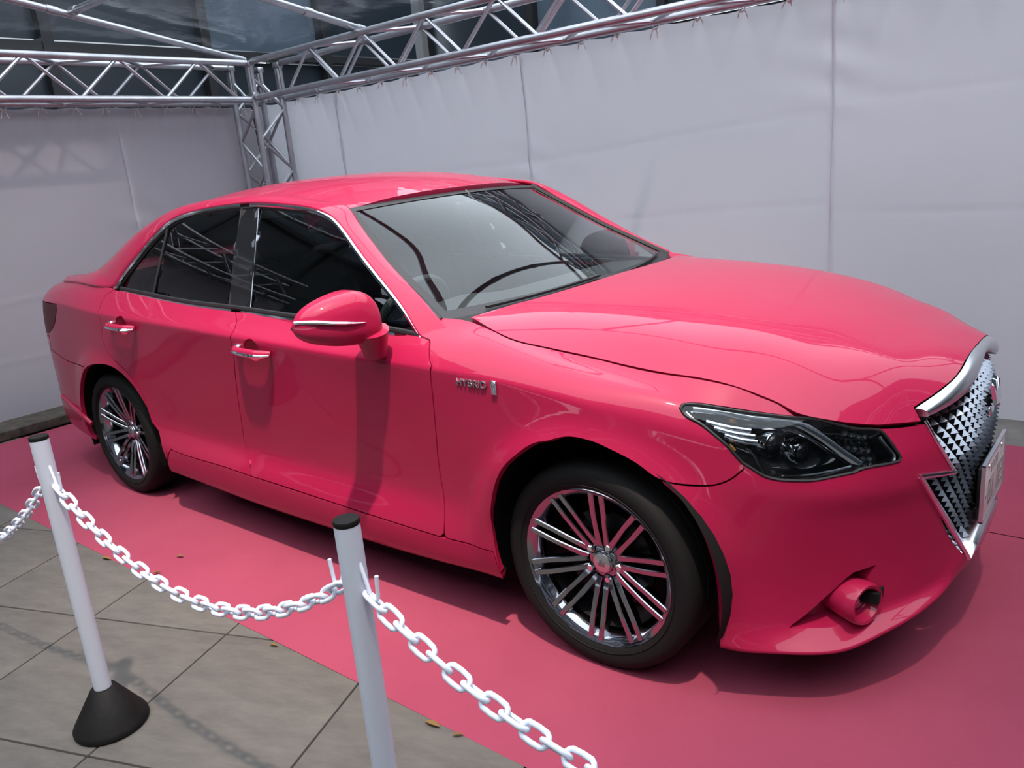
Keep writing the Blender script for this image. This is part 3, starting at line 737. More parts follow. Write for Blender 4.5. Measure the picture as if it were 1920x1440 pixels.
# hood ------------------------------------------------------------------
HG=[(-.5039,-.6994),(-.3857,-.74),(-.2947,-.7524),(-.1687,-.7393),(-.0492,-.7265),(.0741,-.7171),(.1882,-.7035),(.2583,-.6892),(.3254,-.6734),(.4093,-.6519),(.4661,-.6376),(.5089,-.630),(.588,-.5844),(.6647,-.5172),(.7004,-.4753),(.7513,-.4107),(.7303,-.4011),(.7658,-.3164),(.7929,-.2308),(.798,-.12),(.7985,0)]
HR=[(-.383,0),(-.386,-.256),(-.412,-.439),(-.462,-.561)]
def hmap(Q): return np.c_[Q[:,0],Q[:,1],hood(Q[:,0],Q[:,1])]
def hpoly(Q): return [(-y,x) for x,y in Q]                       # panel() keeps column 0 = 0 on the centre line
hood_o=panel('hood',hpoly(HG+HR),lambda Q:hmap(np.c_[Q[:,1],-Q[:,0]]),'paint',car,(0,0,1),res=.022,mode='full',th=.02,gap=.003)
# dark liners under hood and behind the panels
MB().grid(np.array([[(x,y,min(hood(np.array(x),np.array(min(abs(y),.76))),.97)-.06 if abs(y)<.6 else .74) for y in np.linspace(-.5,.5,9)] for x in np.linspace(-.6,.34,10)])).build('engine_bay_cover','black_matte',car)
# greenhouse --------------------------------------------------------------
Wc=np.array([(-.615,-.810,.955),(-.698,-.787,1.028),(-.808,-.759,1.104),(-.93,-.726,1.182),(-1.019,-.699,1.242),(-1.114,-.669,1.302),(-1.205,-.649,1.34),(-1.334,-.635,1.366),(-1.511,-.625,1.384),(-1.716,-.619,1.396),(-1.99,-.622,1.389),(-2.195,-.633,1.37),(-2.353,-.659,1.323),(-2.515,-.714,1.21),(-2.64,-.757,1.11),(-2.693,-.782,1.062)])
def aroof(x,y): return (x,y,float(roofz(np.array(x),np.array(y))))
Ac=np.array([(-.578,-.757,1.003),(-.655,-.736,1.043),(-.76,-.708,1.096),(-.875,-.677,1.156),(-.985,-.642,1.224),(-1.10,-.601,1.299),(-1.189,-.572,1.357),aroof(-1.33,-.566),aroof(-1.51,-.562),aroof(-1.73,-.56),aroof(-2.02,-.556),aroof(-2.27,-.553),aroof(-2.50,-.55),(-2.78,-.572,1.285),(-2.98,-.598,1.195),(-3.13,-.618,1.128)])
# rear pillar runs on over the shoulder to the deck
ext=[(4.2,8.9),(4.42,8.9),(4.66,8.9),(4.9,8.9)]
We=ring(np.array([e[0] for e in ext]),np.array([e[1] for e in ext]))-np.array([0,-.002,.004])
Ae=np.array([(-3.22,-.628,1.100),(-3.30,-.635,1.088),(-3.42,-.636,1.080),(-3.58,-.62,1.072)])
Wf=np.r_[[(-.545,-.812,.938)],Wc,We];Af=np.r_[[(-.525,-.768,.972)],Ac,Ae]
def strip(W,A,n,rows,bulge):
    k=len(W);u=np.linspace(0,k-1,n)
    f1=nspline(np.arange(k),W);f2=nspline(np.arange(k),A);a=f1(u);b=f2(u)
    N=np.cross(np.gradient(a,axis=0),b-a);N/=np.linalg.norm(N,axis=1)[:,None]
    N*=np.sign((N*[0,-1,.6]).sum(1))[:,None]
    v=np.linspace(0,1,rows);wd=np.linalg.norm(b-a,axis=1)
    return np.array([a*(1-t)+b*t+N*(bulge*wd*4*t*(1-t))[:,None] for t in v])
P=strip(Wf,Af,110,14,np.interp(np.linspace(0,len(Wf)-1,110),[0,1.2,3,7,9,14,17,len(Wf)-1],[.0,.01,.04,.06,.085,.085,.05,.0]))
for sgn in(1,-1):
    o=MB().grid(P*[1,sgn,1],flip=sgn>0).build('roof_side_pillar','paint',car,sharp=180); solidify(o,.014)
# windshield, rear window
def shield(u,v,b0,b1,t0,t1,bul):
    u=np.asarray(u,float);v=np.asarray(v,float);k=(1-u*u)
    base=np.stack([b0[0]+(b1-b0[0])*k,b0[1]*u,b0[2]+0*u],-1)
    top=np.stack([t0[0]+(t1[0]-t0[0])*k,t0[1]*u,t0[2]+(t1[1]-t0[2])*k],-1)
    P=base*(1-v[...,None])+top*v[...,None]
    sgx=1 if b1>t1[0] else -1
    P+=np.array([sgx*.55,0,.83])*(bul*4*v*(1-v))[...,None]
    return P
U,V_=np.meshgrid(np.linspace(-1,1,33),np.linspace(0,1,21),indexing='ij')
_ae=nspline(np.r_[0,np.cumsum(np.linalg.norm(np.diff(Ac[:7],axis=0),axis=1))]/np.linalg.norm(np.diff(Ac[:7],axis=0),axis=1).sum(),Ac[:7])
def WS(u,v):
    u=np.asarray(u,float);v=np.asarray(v,float);E_=_ae(v.ravel()).reshape(v.shape+(3,));k=1-u*u
    return np.stack([E_[...,0]+(.172*(1-v)+.080*v+.02*4*v*(1-v))*k,-E_[...,1]*u*.995,E_[...,2]-.004+(.018*v+.026*4*v*(1-v))*k],-1)
MB().grid(WS(U,V_)).build('windshield','windshield_glass',car,sharp=180)
RW=(lambda u,v:shield(u,v,(-3.13,.60,1.118),-3.25,(-2.52,.53,1.362),(-2.60,1.40),.015))
MB().grid(RW(U,V_),flip=True).build('rear_window','tinted_glass',car,sharp=180)
# black ceramic border of the windshield
bm_=MB();e=.045
def frame_band(S,e_u,e_b,e_t,off):
    m=MB();n=40
    t=np.linspace(0,1,n)
    for (ua,ub,va,vb) in ((-1,-1+e_u,0,1),(1-e_u,1,0,1)):
        uu,vv=np.meshgrid(np.array([ua,ub]),t,indexing='ij');Pq=S(uu,vv);Pq=Pq+np.array([0.0,0,off]);m.grid(Pq)
    uu,vv=np.meshgrid(np.linspace(-1,1,n),np.array([0,e_b]),indexing='ij');m.grid(S(uu,vv)+np.array([0,0,off]))
    uu,vv=np.meshgrid(np.linspace(-1,1,n),np.array([1-e_t,1]),indexing='ij');m.grid(S(uu,vv)+np.array([0,0,off]))
    return m
frame_band(WS,.050,.06,.035,.0025).build('windshield_border','black_plastic',car,sharp=180)
for sgn in(-1,1):
    v=np.linspace(0,1,30);MB().tube(WS(np.full(30,sgn*1.0),v)+np.array([0,0,.004]),.009,8).build('pillar_moulding','black_plastic',car)
# cowl panel below the windshield
u=np.linspace(-1,1,40);b=WS(u,np.zeros(40));hr=np.array([(-.383-.128*abs(k)**2.2,k*.70,0) for k in u]);hr[:,2]=hood(hr[:,0],hr[:,1])-.022
MB().grid(np.array([b+[0,0,.002],b*.5+hr*.5-[0,0,.02],hr]),flip=False).build('cowl_panel','black_plastic',car)
# wipers resting on the cowl
for y0,y1 in ((-.60,-.05),(.02,.58)):
    t=np.linspace(0,1,20);yy=y0+(y1-y0)*t;Pq=WS(yy/.752,.02+.035*t)+np.array([.008,0,.012])
    MB().tube(Pq,.006,6).build('wiper','black_plastic',car)
# roof
HU=np.linspace(0,1,14)
hd=WS(-HU,np.ones(14))[:,:2];rwp=RW(-HU,np.ones(14))[:,:2]
side=[(x,float(np.interp(-x,-Ac[6:13,0],Ac[6:13,1]))) for x in np.linspace(-1.19,-2.5,16)]
rp=[(0,hd[0,0])]+[(-y,x) for x,y in hd[1:]]+[(-y,x) for x,y in side[1:]]+[(-y,x) for x,y in rwp[::-1]]
roof_pts=np.array(rp)
panel('roof',rp,lambda Q:np.c_[Q[:,1],-Q[:,0],roofz(Q[:,1],Q[:,0])+.001],'paint',car,(0,0,1),res=.03,mode='full',th=.02,gap=0,smooth=False)
# deck between rear window and trunk face
s_=np.linspace(4.9,SM,24);rt=ring(s_,np.full(24,9.0));u_=np.linspace(0,1,24)
fb_=np.c_[-3.13-.10*(1-(1-u_)**2)-.33*(1-u_)**6,-.62*(1-u_),1.075+.035*u_]
fb_[0]=(-3.56,-.62,1.07)
dk=np.array([fb_*(1-t)+rt*t+np.array([0,0,.03*4*t*(1-t)*.5]) for t in np.linspace(0,1,8)])
for sgn in(1,-1): MB().grid(dk*[1,sgn,1],flip=sgn<0).build('trunk_deck','paint',car,sharp=180)
# side glass --------------------------------------------------------------
def gmap(d): return lambda Q:np.c_[Q[:,0],glassy(Q[:,1])+d,Q[:,1]]
Wtop=[(x,z) for x,y,z in Wc]
Wb=[(-2.636,1.047),(-2.351,1.027),(-2.004,1.006),(-1.667,.996),(-1.292,.981),(-.843,.966),(-.618,.949)]
tf_=lambda x:np.interp(-x,-np.array([p[0] for p in Wtop]),np.array([p[1] for p in Wtop]))
bf_=lambda x:np.interp(-x,-np.array([p[0] for p in Wb[::-1]]),np.array([p[1] for p in Wb[::-1]]))
def gpoly(xa_b,xa_t,xb_b,xb_t,n=24,m=.010):
    # between two slanted edges: front edge (bottom xa_b, top xa_t), rear edge (bottom xb_b, top xb_t)
    lo=[(x,float(bf_(x))+m) for x in np.linspace(xa_b,xb_b,n)]
    hi=[(x,float(tf_(x))-m) for x in np.linspace(xb_t,xa_t,n)]
    return lo+hi
panel('front_door_glass',gpoly(-.66,-.66,-1.572,-1.652),gmap(.010),'door_glass',car,(0,-1,0),res=.03,th=0,gap=0,smooth=False)
panel('rear_door_glass',gpoly(-1.722,-1.775,-2.343,-2.325),gmap(.010),'tinted_glass',car,(0,-1,0),res=.03,th=0,gap=0,smooth=False)
panel('quarter_glass',gpoly(-2.352,-2.336,-2.655,-2.655),gmap(.010),'tinted_glass',car,(0,-1,0),res=.03,th=0,gap=0,smooth=False)
panel('center_pillar',gpoly(-1.572,-1.652,-1.722,-1.775,6,.002),gmap(.004),'black_gloss',car,(0,-1,0),res=.03,th=.008,gap=0,smooth=False)
def side_tube(name,pts,r,m,sx=1.0,n=8):
    pts=np.array(pts,float)
    for sgn in(1,-1): MB().tube(pts*[1,sgn,1],r,n,sx=sx).build(name,m,car)
gl=lambda x,z,d=0:(x,float(glassy(z))+d,z)
side_tube('pillar_seam_trim',[gl(-1.572,.99,.002),gl(-1.652,1.385,.002)],.0028,'dark_chrome')
side_tube('pillar_edge_trim',[gl(-1.722,1.0,.004),gl(-1.775,1.385,.004)],.006,'black_plastic')
side_tube('quarter_divider',[gl(-2.347,1.03,.002),gl(-2.333,1.325,.002)],.006,'black_plastic')
# chrome surround of the side windows: front part, rear part, belt mouldings
n_=60;wt=nspline(np.arange(len(Wc)),Wc)(np.linspace(0,len(Wc)-1,n_*2))
kb_=int(np.argmin(np.abs(wt[:,0]+1.735)));wt2=wt+np.array([0,-.004,0])
side_tube('window_trim',wt2[:kb_],.0095,'chrome');side_tube('window_trim',wt2[kb_+1:],.0095,'chrome')
wi=wt+np.array([0,.004,0]); wi[:,2]-=.012
side_tube('window_seal',wi,.009,'black_plastic')
wbz=nspline(np.arange(len(Wb)),np.array(Wb))(np.linspace(0,len(Wb)-1,60))
wbp=np.c_[wbz[:,0],glassy(wbz[:,1])-.004,wbz[:,1]]
kb2=int(np.argmin(np.abs(wbp[:,0]+1.662)))
side_tube('belt_trim',wbp[:kb2],.010,'chrome');side_tube('belt_trim',wbp[kb2+1:],.010,'chrome')
side_tube('belt_seal',wbp+np.array([0,.004,.014]),.010,'black_plastic')
# filler below the belt moulding so the door top closes on the glass
for sgn in(1,-1):
    xs=np.linspace(-.62,-2.68,50);a=np.c_[xs,glassy(bf_(xs))+.004,bf_(xs)-.001]
    ss=np.interp(-xs,-G[:,-1,0][(G[:,-1,0]<-.3)&(G[:,-1,0]>-3.2)],_sg[(G[:,-1,0]<-.3)&(G[:,-1,0]>-3.2)])
    b=ring(ss,np.full(50,8.3))+np.array([0,.012,-.004])
    MB().grid(np.array([a,b])*[1,sgn,1],flip=sgn<0).build('belt_filler','black_plastic',car)
# ---------------------------------------------------------------- wheels
def rotY(a): return Matrix.Rotation(a,4,'Y')
LIP=-.832; HUB=-.792; WZ=.318
tyre_prof=[(.236,-.085),(.243,-.092),(.262,-.103),(.285,-.107),(.303,-.101),(.313,-.088),(.3175,-.07),(.318,-.03),(.316,-.028),(.316,-.020),(.318,-.018),(.318,.018),(.316,.020),(.316,.028),(.318,.03),(.3175,.07),(.313,.088),(.303,.101),(.285,.107),(.262,.103),(.243,.092),(.236,.085)]
tyre_me=MB().lathe([(r,h) for r,h in tyre_prof],72,'y').mesh('tyre','rubber',sharp=40)
ring_me=MB().lathe([(.2585,-.1036),(.2600,-.1056),(.2615,-.1038)],72,'y').mesh('sidewall_rib','rubber')
rim_me=MB().lathe([(.236,.085),(.215,.07),(.205,.0),(.212,-.055),(.222,-.078),(.230,-.086),(.2375,-.090),(.2435,-.0945),(.247,-.092),(.246,-.086),(.238,-.084)],72,'y').mesh('rim','dark_chrome',sharp=50)
barrel_me=MB().lathe([(.204,.08),(.198,0),(.204,-.05)],48,'y').mesh('barrel','rim_dark')
disc_me=MB().lathe([(.02,-.012),(.150,-.012),(.150,.010),(.02,.010)],48,'y').mesh('brake_disc','rim_dark')
# spokes: ten parallel pairs; a spoke is a tapering bar dished from rim to hub
def spoke_mesh(off,lean):
    m=MB();n=12;r=np.linspace(.050,.235,n);rows=[]
    k=(r-.05)/.185
    yf=-.046-.044*np.clip(k,0,1)**.8              # outer face, deeper at the hub
    hw=.0072+.0022*k+.004*(1-k)**4                 # half width
    cx=off*(.55+.45*np.clip(k*1.6,0,1))+lean*(1-k)**2*.004
    dep=.030-.010*k
    for i in range(n):
        rows.append([(cx[i]-hw[i]*1.25,yf[i]+dep[i],r[i]),(cx[i]-hw[i],yf[i]+.003,r[i]),(cx[i]-hw[i]*.75,yf[i],r[i]),(cx[i]+hw[i]*.75,yf[i],r[i]),(cx[i]+hw[i],yf[i]+.003,r[i]),(cx[i]+hw[i]*1.25,yf[i]+dep[i],r[i])])
    m.grid(np.array(rows)); return m.mesh('spoke','dark_chrome',sharp=25)
spk=[spoke_mesh(-.0175,-1),spoke_mesh(.0175,1)]
hub_me=MB().lathe([(.0,-.052),(.030,-.052),(.034,-.050),(.036,-.046),(.050,-.044),(.064,-.034),(.066,-.012),(.0,-.010)],40,'y').mesh('hub','dark_chrome',sharp=30)
cap_me=MB().lathe([(.0,-.0575),(.024,-.0570),(.0290,-.0550),(.0305,-.050)],36,'y').mesh('centre_cap','satin_chrome',sharp=30)
def crown_shape(S,dep,plane):
    """small crown emblem: base bar and five pointed prongs, extruded; plane maps (x,z,depth)->xyz"""
    prof=[(-.5,-.45),(.5,-.45),(.5,-.25),(.62,.35),(.32,.02),(.27,.5),(.10,.05),(0,.6),(-.10,.05),(-.27,.5),(-.32,.02),(-.62,.35),(-.5,-.25)]
    m=MB();n=len(prof);V=[plane(x*S,z*S,0) for x,z in prof]+[plane(x*S*.9,z*S*.9,dep) for x,z in prof]
    F=[(i,(i+1)%n,(i+1)%n+n,i+n) for i in range(n)]
    t=delaunay_2d_cdt([Vector(p) for p in prof],[(i,(i+1)%n) for i in range(n)],[],1,1e-6)[2]
    F+=[tuple(n+i for i in f) for f in t]
    return m.add(V,F)
capem_me=crown_shape(.022,.0014,lambda x,z,d:(x,-.0572-d,z)).mesh('cap_emblem','dark_chrome',smooth=False)
nut_me=MB().lathe([(.0,-.052),(.0085,-.052),(.0105,-.050),(.0105,-.030)],6,'y',c=(0,0,.054)).mesh('wheel_nut','chrome',smooth=False)
well_me=MB().lathe([(.0155,-.0445),(.0165,-.0475),(.0135,-.0445),(.0135,-.038)],18,'y',c=(0,0,.054)).mesh('nut_well','black_gloss')
def wheel(x,sgn,name='wheel',label=None):
    w=empty(name,(x,0,WZ),parent=car)
    base=Matrix.Translation((0,LIP+.0945,0))
    if sgn>0: base=Matrix.Translation((0,-(LIP+.0945),0))@Matrix.Rotation(math.pi,4,'Z')
    for nm,me in(('tyre',tyre_me),('sidewall_rib',ring_me),('rim',rim_me),('barrel',barrel_me),('hub',hub_me),('centre_cap',cap_me),('cap_emblem',capem_me),('brake_disc',disc_me)):
        inst(nm,me,w,base)
    ph=math.radians(4)
    for k in range(10):
        for q in(0,1): inst('spoke',spk[q],w,base@rotY(ph+2*math.pi*k/10))
    for k in range(5):
        inst('wheel_nut',nut_me,w,base@rotY(ph+2*math.pi*(k+.25)/5));inst('nut_well',well_me,w,base@rotY(ph+2*math.pi*(k+.25)/5))
    return w
for x in(0,AXR):
    for sgn in(-1,1): wheel(x,sgn)
# wheel wells
for x,arch in((0,.40),(AXR,.395)):
    for sgn in(1,-1):
        a=np.linspace(math.radians(-18),math.radians(198),26)
        yy=np.array([-.845,-.80,-.70,-.60,-.56])
        Pq=np.array([[(x+.01+ (arch-.012)*math.cos(t),y,.33+(arch-.005)*math.sin(t)) for y in yy] for t in a])
        b=MB().grid(Pq*[1,sgn,1]);c=np.array([[(x+.01+r*math.cos(t),-.56,.33+r*math.sin(t)) for r in(.05,arch-.01)] for t in a])
        b.grid(c*[1,sgn,1]);b.build('wheel_well','black_matte',car)
# floor pan
MB().box((-1.42,0,.235),(2.0,1.60,.04)).box((.42,0,.28),(.55,1.1,.03)).box((-3.45,0,.33),(.55,1.2,.03)).build('floor_pan','black_matte',car,smooth=False)
# ---------------------------------------------------------------- head lamps
hlp=smooth_poly(sw(HL),.008,50)
if area2(hlp)<0:hlp=hlp[::-1]
def pdist(Q,poly):
    out=np.empty(len(Q));A=np.array(poly);B=np.roll(A,-1,0);E=B-A;L=(E**2).sum(1)+1e-12
    for c in range(0,len(Q),1000):
        q=Q[c:c+1000,None,:];t=np.clip(((q-A)*E).sum(-1)/L,0,1);out[c:c+1000]=np.sqrt((((q-A-E*t[...,None])**2).sum(-1)).min(1))
    return out
lamp=[empty('head_lamp',(0,0,0),parent=car) for _ in(0,1)]
def lamp_part(name,V,F,m,smooth=True,sharp=40):
    V=np.array(V,float)
    mk(name,V,F,m,lamp[0],smooth,sharp); mk(name,V*[1,-1,1],[f[::-1] for f in F],m,lamp[1],smooth,sharp)
def lamp_mb(name,b,m,sharp=40): lamp_part(name,b.V,b.F,m,True,sharp)
pin=inset(hlp,.004)
V2,F2=tri_panel(pin,None,.010);d=pdist(V2,pin);dep=.006+.070*(1-np.exp(-d/.012))
tt=w2t(V2[:,1]);Vh=ring(V2[:,0],tt)-rnorm(V2[:,0],tt)*dep[:,None]
n=np.cross(Vh[F2[:,1]]-Vh[F2[:,0]],Vh[F2[:,2]]-Vh[F2[:,0]]).sum(0)
Fh=[tuple(f) for f in (F2 if n@np.array([.6,-.7,.3])>0 else F2[:,::-1])]
lamp_part('lamp_housing',Vh,Fh,'black_gloss')
Vg=ring(V2[:,0],tt)-rnorm(V2[:,0],tt)*(.0015-.004*(1-np.exp(-d/.03)))[:,None]
lamp_part('lamp_cover',Vg,Fh,'lamp_glass')
edge=roff([(a,float(w2t(b))) for a,b in inset(hlp,.003)],-.001)
lamp_mb('lamp_bezel',MB().tube(edge,.0042,6,closed=True),'black_plastic')
def ribbon(pts,d,r,sx): return MB().tube(resamp(roff(pts,d),30),r,8,sx=sx)
lamp_mb('chrome_eyebrow',ribbon(T['eyebrow'],-.020,.0075,2.4),'chrome')
et=resamp(roff(HL[1:6],-.010),24);eb=resamp(roff(T['eyebrow'][:4],-.026),24)
lamp_mb('lamp_reflector',MB().grid(np.array([et,et*.5+eb*.5-[.006,-.006,0],eb]),flip=True),'chrome')
lamp_mb('chrome_lower_line',ribbon(T['lowline'],-.016,.0045,1.6),'chrome')
for k in('louv1','louv2','louv3'): lamp_mb('chrome_louvre',ribbon(T[k],-.030,.0050,2.0),'chrome')
lamp_mb('inner_edge_bar',ribbon([(.5580,8.45),(.5370,7.8),(.5260,7.1),(.533,6.75)],-.012,.0042,1.5),'satin_chrome')
def dirframe(c,d):
    d=np.array(d,float);d/=np.linalg.norm(d);a=np.cross([0,0,1],d);a/=np.linalg.norm(a);b=np.cross(d,a)
    return np.array([a,b,d]).T
def projector(s,t,r,depth,name):
    c=ring(np.array([s]),np.array([t]))[0]-rnorm(np.array([s]),np.array([t]))[0]*depth
    M=dirframe(c,(.90,-.40,-.03))
    def tr(b): b.V=[tuple(M@np.array(v)+c) for v in b.V]; return b
    lamp_mb(name+'_bezel',tr(MB().lathe([(r*.92,-.03),(r*1.02,-.004),(r*1.14,.004),(r*1.24,-.002),(r*1.3,-.04)],36)),'chrome')
    a=np.linspace(0,np.pi/2,9);lamp_mb(name+'_lens',tr(MB().lathe([(r*math.cos(q),r*.62*math.sin(q)) for q in a],32)),'black_gloss')
projector(*T['proj'][0],.030,.046,'projector'); projector(.755,7.35,.026,.050,'high_beam')
# faceted inner reflector behind the turn lamp
s_,t_=T['proj'][2]
rf=MB()
for i in range(4):
    for j in range(3):
        q=np.array([[s_-.030+.019*i,t_-.85+.62*j]])
        c=ring(q[:,0],q[:,1])[0]-rnorm(q[:,0],q[:,1])[0]*.040; rf.rbox(c,(.014,.014,.014),r=.005,n=1,rot=dirframe(c,(.85,-.5,random.uniform(-.3,.3))))
lamp_mb('turn_reflector',rf,'satin_chrome')
am=resamp(roff(T['amber'],-.014),6);lamp_mb('side_reflector',MB().tube(am,.006,6),'amber')
# ---------------------------------------------------------------- grille
gr=empty('grille',(0,0,0),parent=car)
etop=np.array([(x,y,float(hood(np.array(x),np.array(y)))) for x,y in HG[16:]])
etop=resamp(etop[::-1],24)                       # centre -> corner
ebot=resamp(ring(*np.array([(0,8.68)]+list(reversed(T['chrB']))[1:]).T),24)
ebot[:,0]+=.004
rows=[]
for t in np.linspace(0,1,9):
    Pq=etop*(1-t)+ebot*t;rows.append(Pq+np.array([.85,0,.35])*(.016*math.sin(math.pi*t)**.7 if 0<t<1 else 0))
rows.append(ebot-np.array([.03,0,0]))
rows=np.array(rows)
full=np.concatenate([rows[:,::-1],rows[:,1:]*[1,-1,1]],1)
MB().grid(full).build('chrome_top_bar','satin_chrome',gr,sharp=60)
for sgn in(1,-1):
    e=rows[:,-1]*[1,sgn,1];c=e.mean(0)
    MB().add(np.r_[e,[c-[.02,0,0]]],[(i,i+1,len(e)) for i in range(len(e)-1)]).build('chrome_bar_end','satin_chrome',gr)
gs=T['grille']
side=[(.4202,8.62)]+gs[1:3]; low=gs[3:7]
for sgn in(1,-1):
    for nm,pts,r in(('chrome_side_line',side,.0045),('chrome_intake_line',[gs[2]]+low,.0072)):
        q=resamp(roff(pts,.001),6*len(pts)) if nm=='chrome_side_line' else np.concatenate([resamp(roff(pts[i:i+2],.001),8) for i in range(len(pts)-1)])
        MB().tube(q*[1,sgn,1],r,8).build(nm,'chrome',gr)
# lower chrome blade
lt=np.array([(0,2.75),(.06,2.70),(.12,2.55),(.17,2.33),(.2121,1.85)]);lb=np.array([(0,2.15),(.06,2.12),(.12,1.98),(.17,1.85),(.2121,1.75)])
a=resamp(roff(lt,-.004),20);b=resamp(roff(lb,.006),20);c=a-np.array([.05,0,-.004])
rows=np.array([c,a,a*.6+b*.4+[.008,0,0],b,b-[.012,0,.004]])
full=np.concatenate([rows[:,::-1],rows[:,1:]*[1,-1,1]],1)
MB().grid(full,flip=False).build('chrome_lower_blade','satin_chrome',gr,sharp=50)
mat('grille_chrome',(.21,.225,.26,1),rough=.2,metal=1)
# mesh of small pyramids on a dark backing
gpoly_=[(0,9.0),(.09,8.9),(.17,8.65),(.26,8.6),(.34,8.8),(.42,8.7)]+gs[1:7]+[(.12,2.1),(0,2.45)]
gp=sw(gpoly_)
bk2,bkF=tri_panel(dens(gp,.02),None,.025)
tb=w2t(bk2[:,1]);bk=ring(bk2[:,0],tb)-rnorm(bk2[:,0],tb)*.040
n_b=len(bk);BV=np.r_[bk,bk*[1,-1,1]];BF=[tuple(f) for f in bkF]+[tuple(int(i)+n_b for i in f) for f in bkF[:,::-1]]
mk('grille_backing',BV,BF,'black_matte',gr)
pm=MB();cw,ch=.040,.0215;gin=inset(gp if area2(gp)>0 else gp[::-1],.012);cnt=0
zz=np.arange(.29,.86,ch)
# sample grid in (s, height): find t for the wanted height by bisection on the ring
def t_at(s,z):
    tg=np.linspace(1,9,90);zz_=ring(np.full(90,s),tg)[:,2];return float(np.interp(z,zz_,tg))
for r_,z in enumerate(zz):
    for k in range(0,13):
        s0=(k+(.5 if r_%2 else 0))*cw
        t0=t_at(s0,z);q=np.array([[s0,float(t2w(t0))]])
        if s0>0 and not inpoly(q,gin)[0]: continue
        if s0==0 and not (.345<z<.81): continue
        nrm=rnorm(np.array([s0]),np.array([t0]))[0]
        def pt(ds,dz,o):
            s1=s0+ds;pp=ring(np.array([max(s1,0)]),np.array([t_at(max(s1,0),z+dz)]))[0]
            if s1<0:pp=pp*[1,-1,1];
            if s1<0:pp[1]=abs(pp[1]-0)+abs(s1) if False else -s1
            return pp-nrm*.026+nrm*o
        hw,hh=cw*.34,ch*.42
        Vp=np.array([pt(-hw,-hh,0),pt(hw,-hh,0),pt(0,hh,0),pt(.0,-hh*.75,.015)]);Fp=[(0,1,3),(1,2,3),(2,0,3)]
        pm.add(Vp,Fp)
        if s0>0: pm.add(Vp*[1,-1,1],[f[::-1] for f in Fp])
tag(pm.build('grille_mesh','grille_chrome',gr,smooth=False),kind='stuff')
bars=MB()
for z in zz[::1]:
    sm=[s for s in np.linspace(0,.46,40) if s<.004 or inpoly(np.array([[s,float(t2w(t_at(s,z-ch/2)))]]),gin)[0]]
    if len(sm)>3:
        tq=np.array([t_at(s,z-ch/2) for s in sm]);Pq=ring(np.array(sm),tq)-rnorm(np.array(sm),tq)*.030
        Pq[:,1]=np.where(np.array(sm)<.004,0,Pq[:,1]);bars.tube(Pq,.0022,5);bars.tube(Pq*[1,-1,1],.0022,5)
tag(bars.build('grille_bars','black_gloss',gr),kind='stuff')
# emblem on the grille
em=crown_shape(.078,.010,lambda x,z,d:(.846+d-.25*z*.6,x,.715+z)).build('emblem','chrome',gr,smooth=False)
MB().rbox((.838,0,.655),(.016,.050,.028),r=.006,n=2).build('emblem_base','chrome',gr)
# number plate
pl=empty('number_plate',(0,0,0),parent=car)
PX,PZ=.858,.4585
b=MB().rbox((PX,0,PZ),(.004,.33,.165),r=.0018,n=1);b.build('plate','plate_white',pl)
fr=MB()
for c_,d_ in(((PX,0,PZ+.0845),(.010,.338,.004)),((PX,0,PZ-.0845),(.010,.338,.004)),((PX,.167,PZ),(.010,.004,.172)),((PX,-.167,PZ),(.010,.004,.172))): fr.box(c_,d_)
fr.build('plate_frame','satin_chrome',pl,smooth=False)
MB().rbox((PX-.012,0,PZ),(.016,.26,.12),r=.004,n=1).build('plate_mount','black_plastic',pl)
gy=MB()
def st_(y,z,w_,h_): gy.box((PX+.0026,y,PZ+z),(.0014,w_,h_))
for y,h_ in((-.125,.012),(-.02,.075),(.055,.075),(.085,.075)): st_(y,-.022,.012,h_)
for y in(-.085,-.055): st_(y,-.022,.010,.075)
st_(-.07,.010,.035,.010);st_(-.07,-.055,.035,.010);st_(.118,.010,.045,.010);st_(.118,-.022,.045,.010);st_(.118,-.055,.045,.010);st_(.136,-.006,.010,.035)
for k in range(5): st_(-.055+.024*k,.055,.014,.006);st_(-.055+.024*k,.040,.006,.020)
gy.build('plate_marks','plate_green',pl,smooth=False)
bo=MB()
for y in(-.10,.10): bo.lathe([(.0,.004),(.006,.004),(.007,.0)],10,'x',(PX+.001,y,PZ+.062))
bo.build('plate_bolt','satin_chrome',pl)
# ---------------------------------------------------------------- fog lamps
for sgn in(1,-1):
    fg=empty('fog_lamp',(0,0,0),parent=car)
    q=dens(sw(T['fogrec']),.012);q=[(u_,float(w2t(v_))) for u_,v_ in q];pp=roff(q,-.002);n=len(pp)
    back=pp*.94+pp.mean(0)*.06-np.array([.055,-.03,-.004])
    mk('fog_recess',np.r_[pp,back,[back.mean(0)]]*[1,sgn,1],[(i,(i+1)%n,(i+1)%n+n,i+n) for i in range(n)]+[(i+n,(i+1)%n+n,2*n) for i in range(n)],'paint',fg,False)
    c=np.array([.668,-.572,.272]);M=dirframe(c,(.93,-.36,.02))
    b=MB().lathe([(.034,-.17),(.050,-.11),(.061,-.04),(.063,.0),(.058,.010),(.049,.008),(.038,-.018),(.033,-.034)],40)
    b.V=[tuple((M@np.array(v)*[1,1,.92]+c)*[1,sgn,1]) for v in b.V]
    if sgn<0:b.F=[f[::-1] for f in b.F]
    b.build('fog_pod','paint',fg,sharp=50)
    b=MB().lathe([(.0,-.016),(.016,-.018),(.031,-.028)],28);b.V=[tuple((M@np.array(v)+c)*[1,sgn,1]) for v in b.V];b.build('fog_lens','dark_chrome',fg)
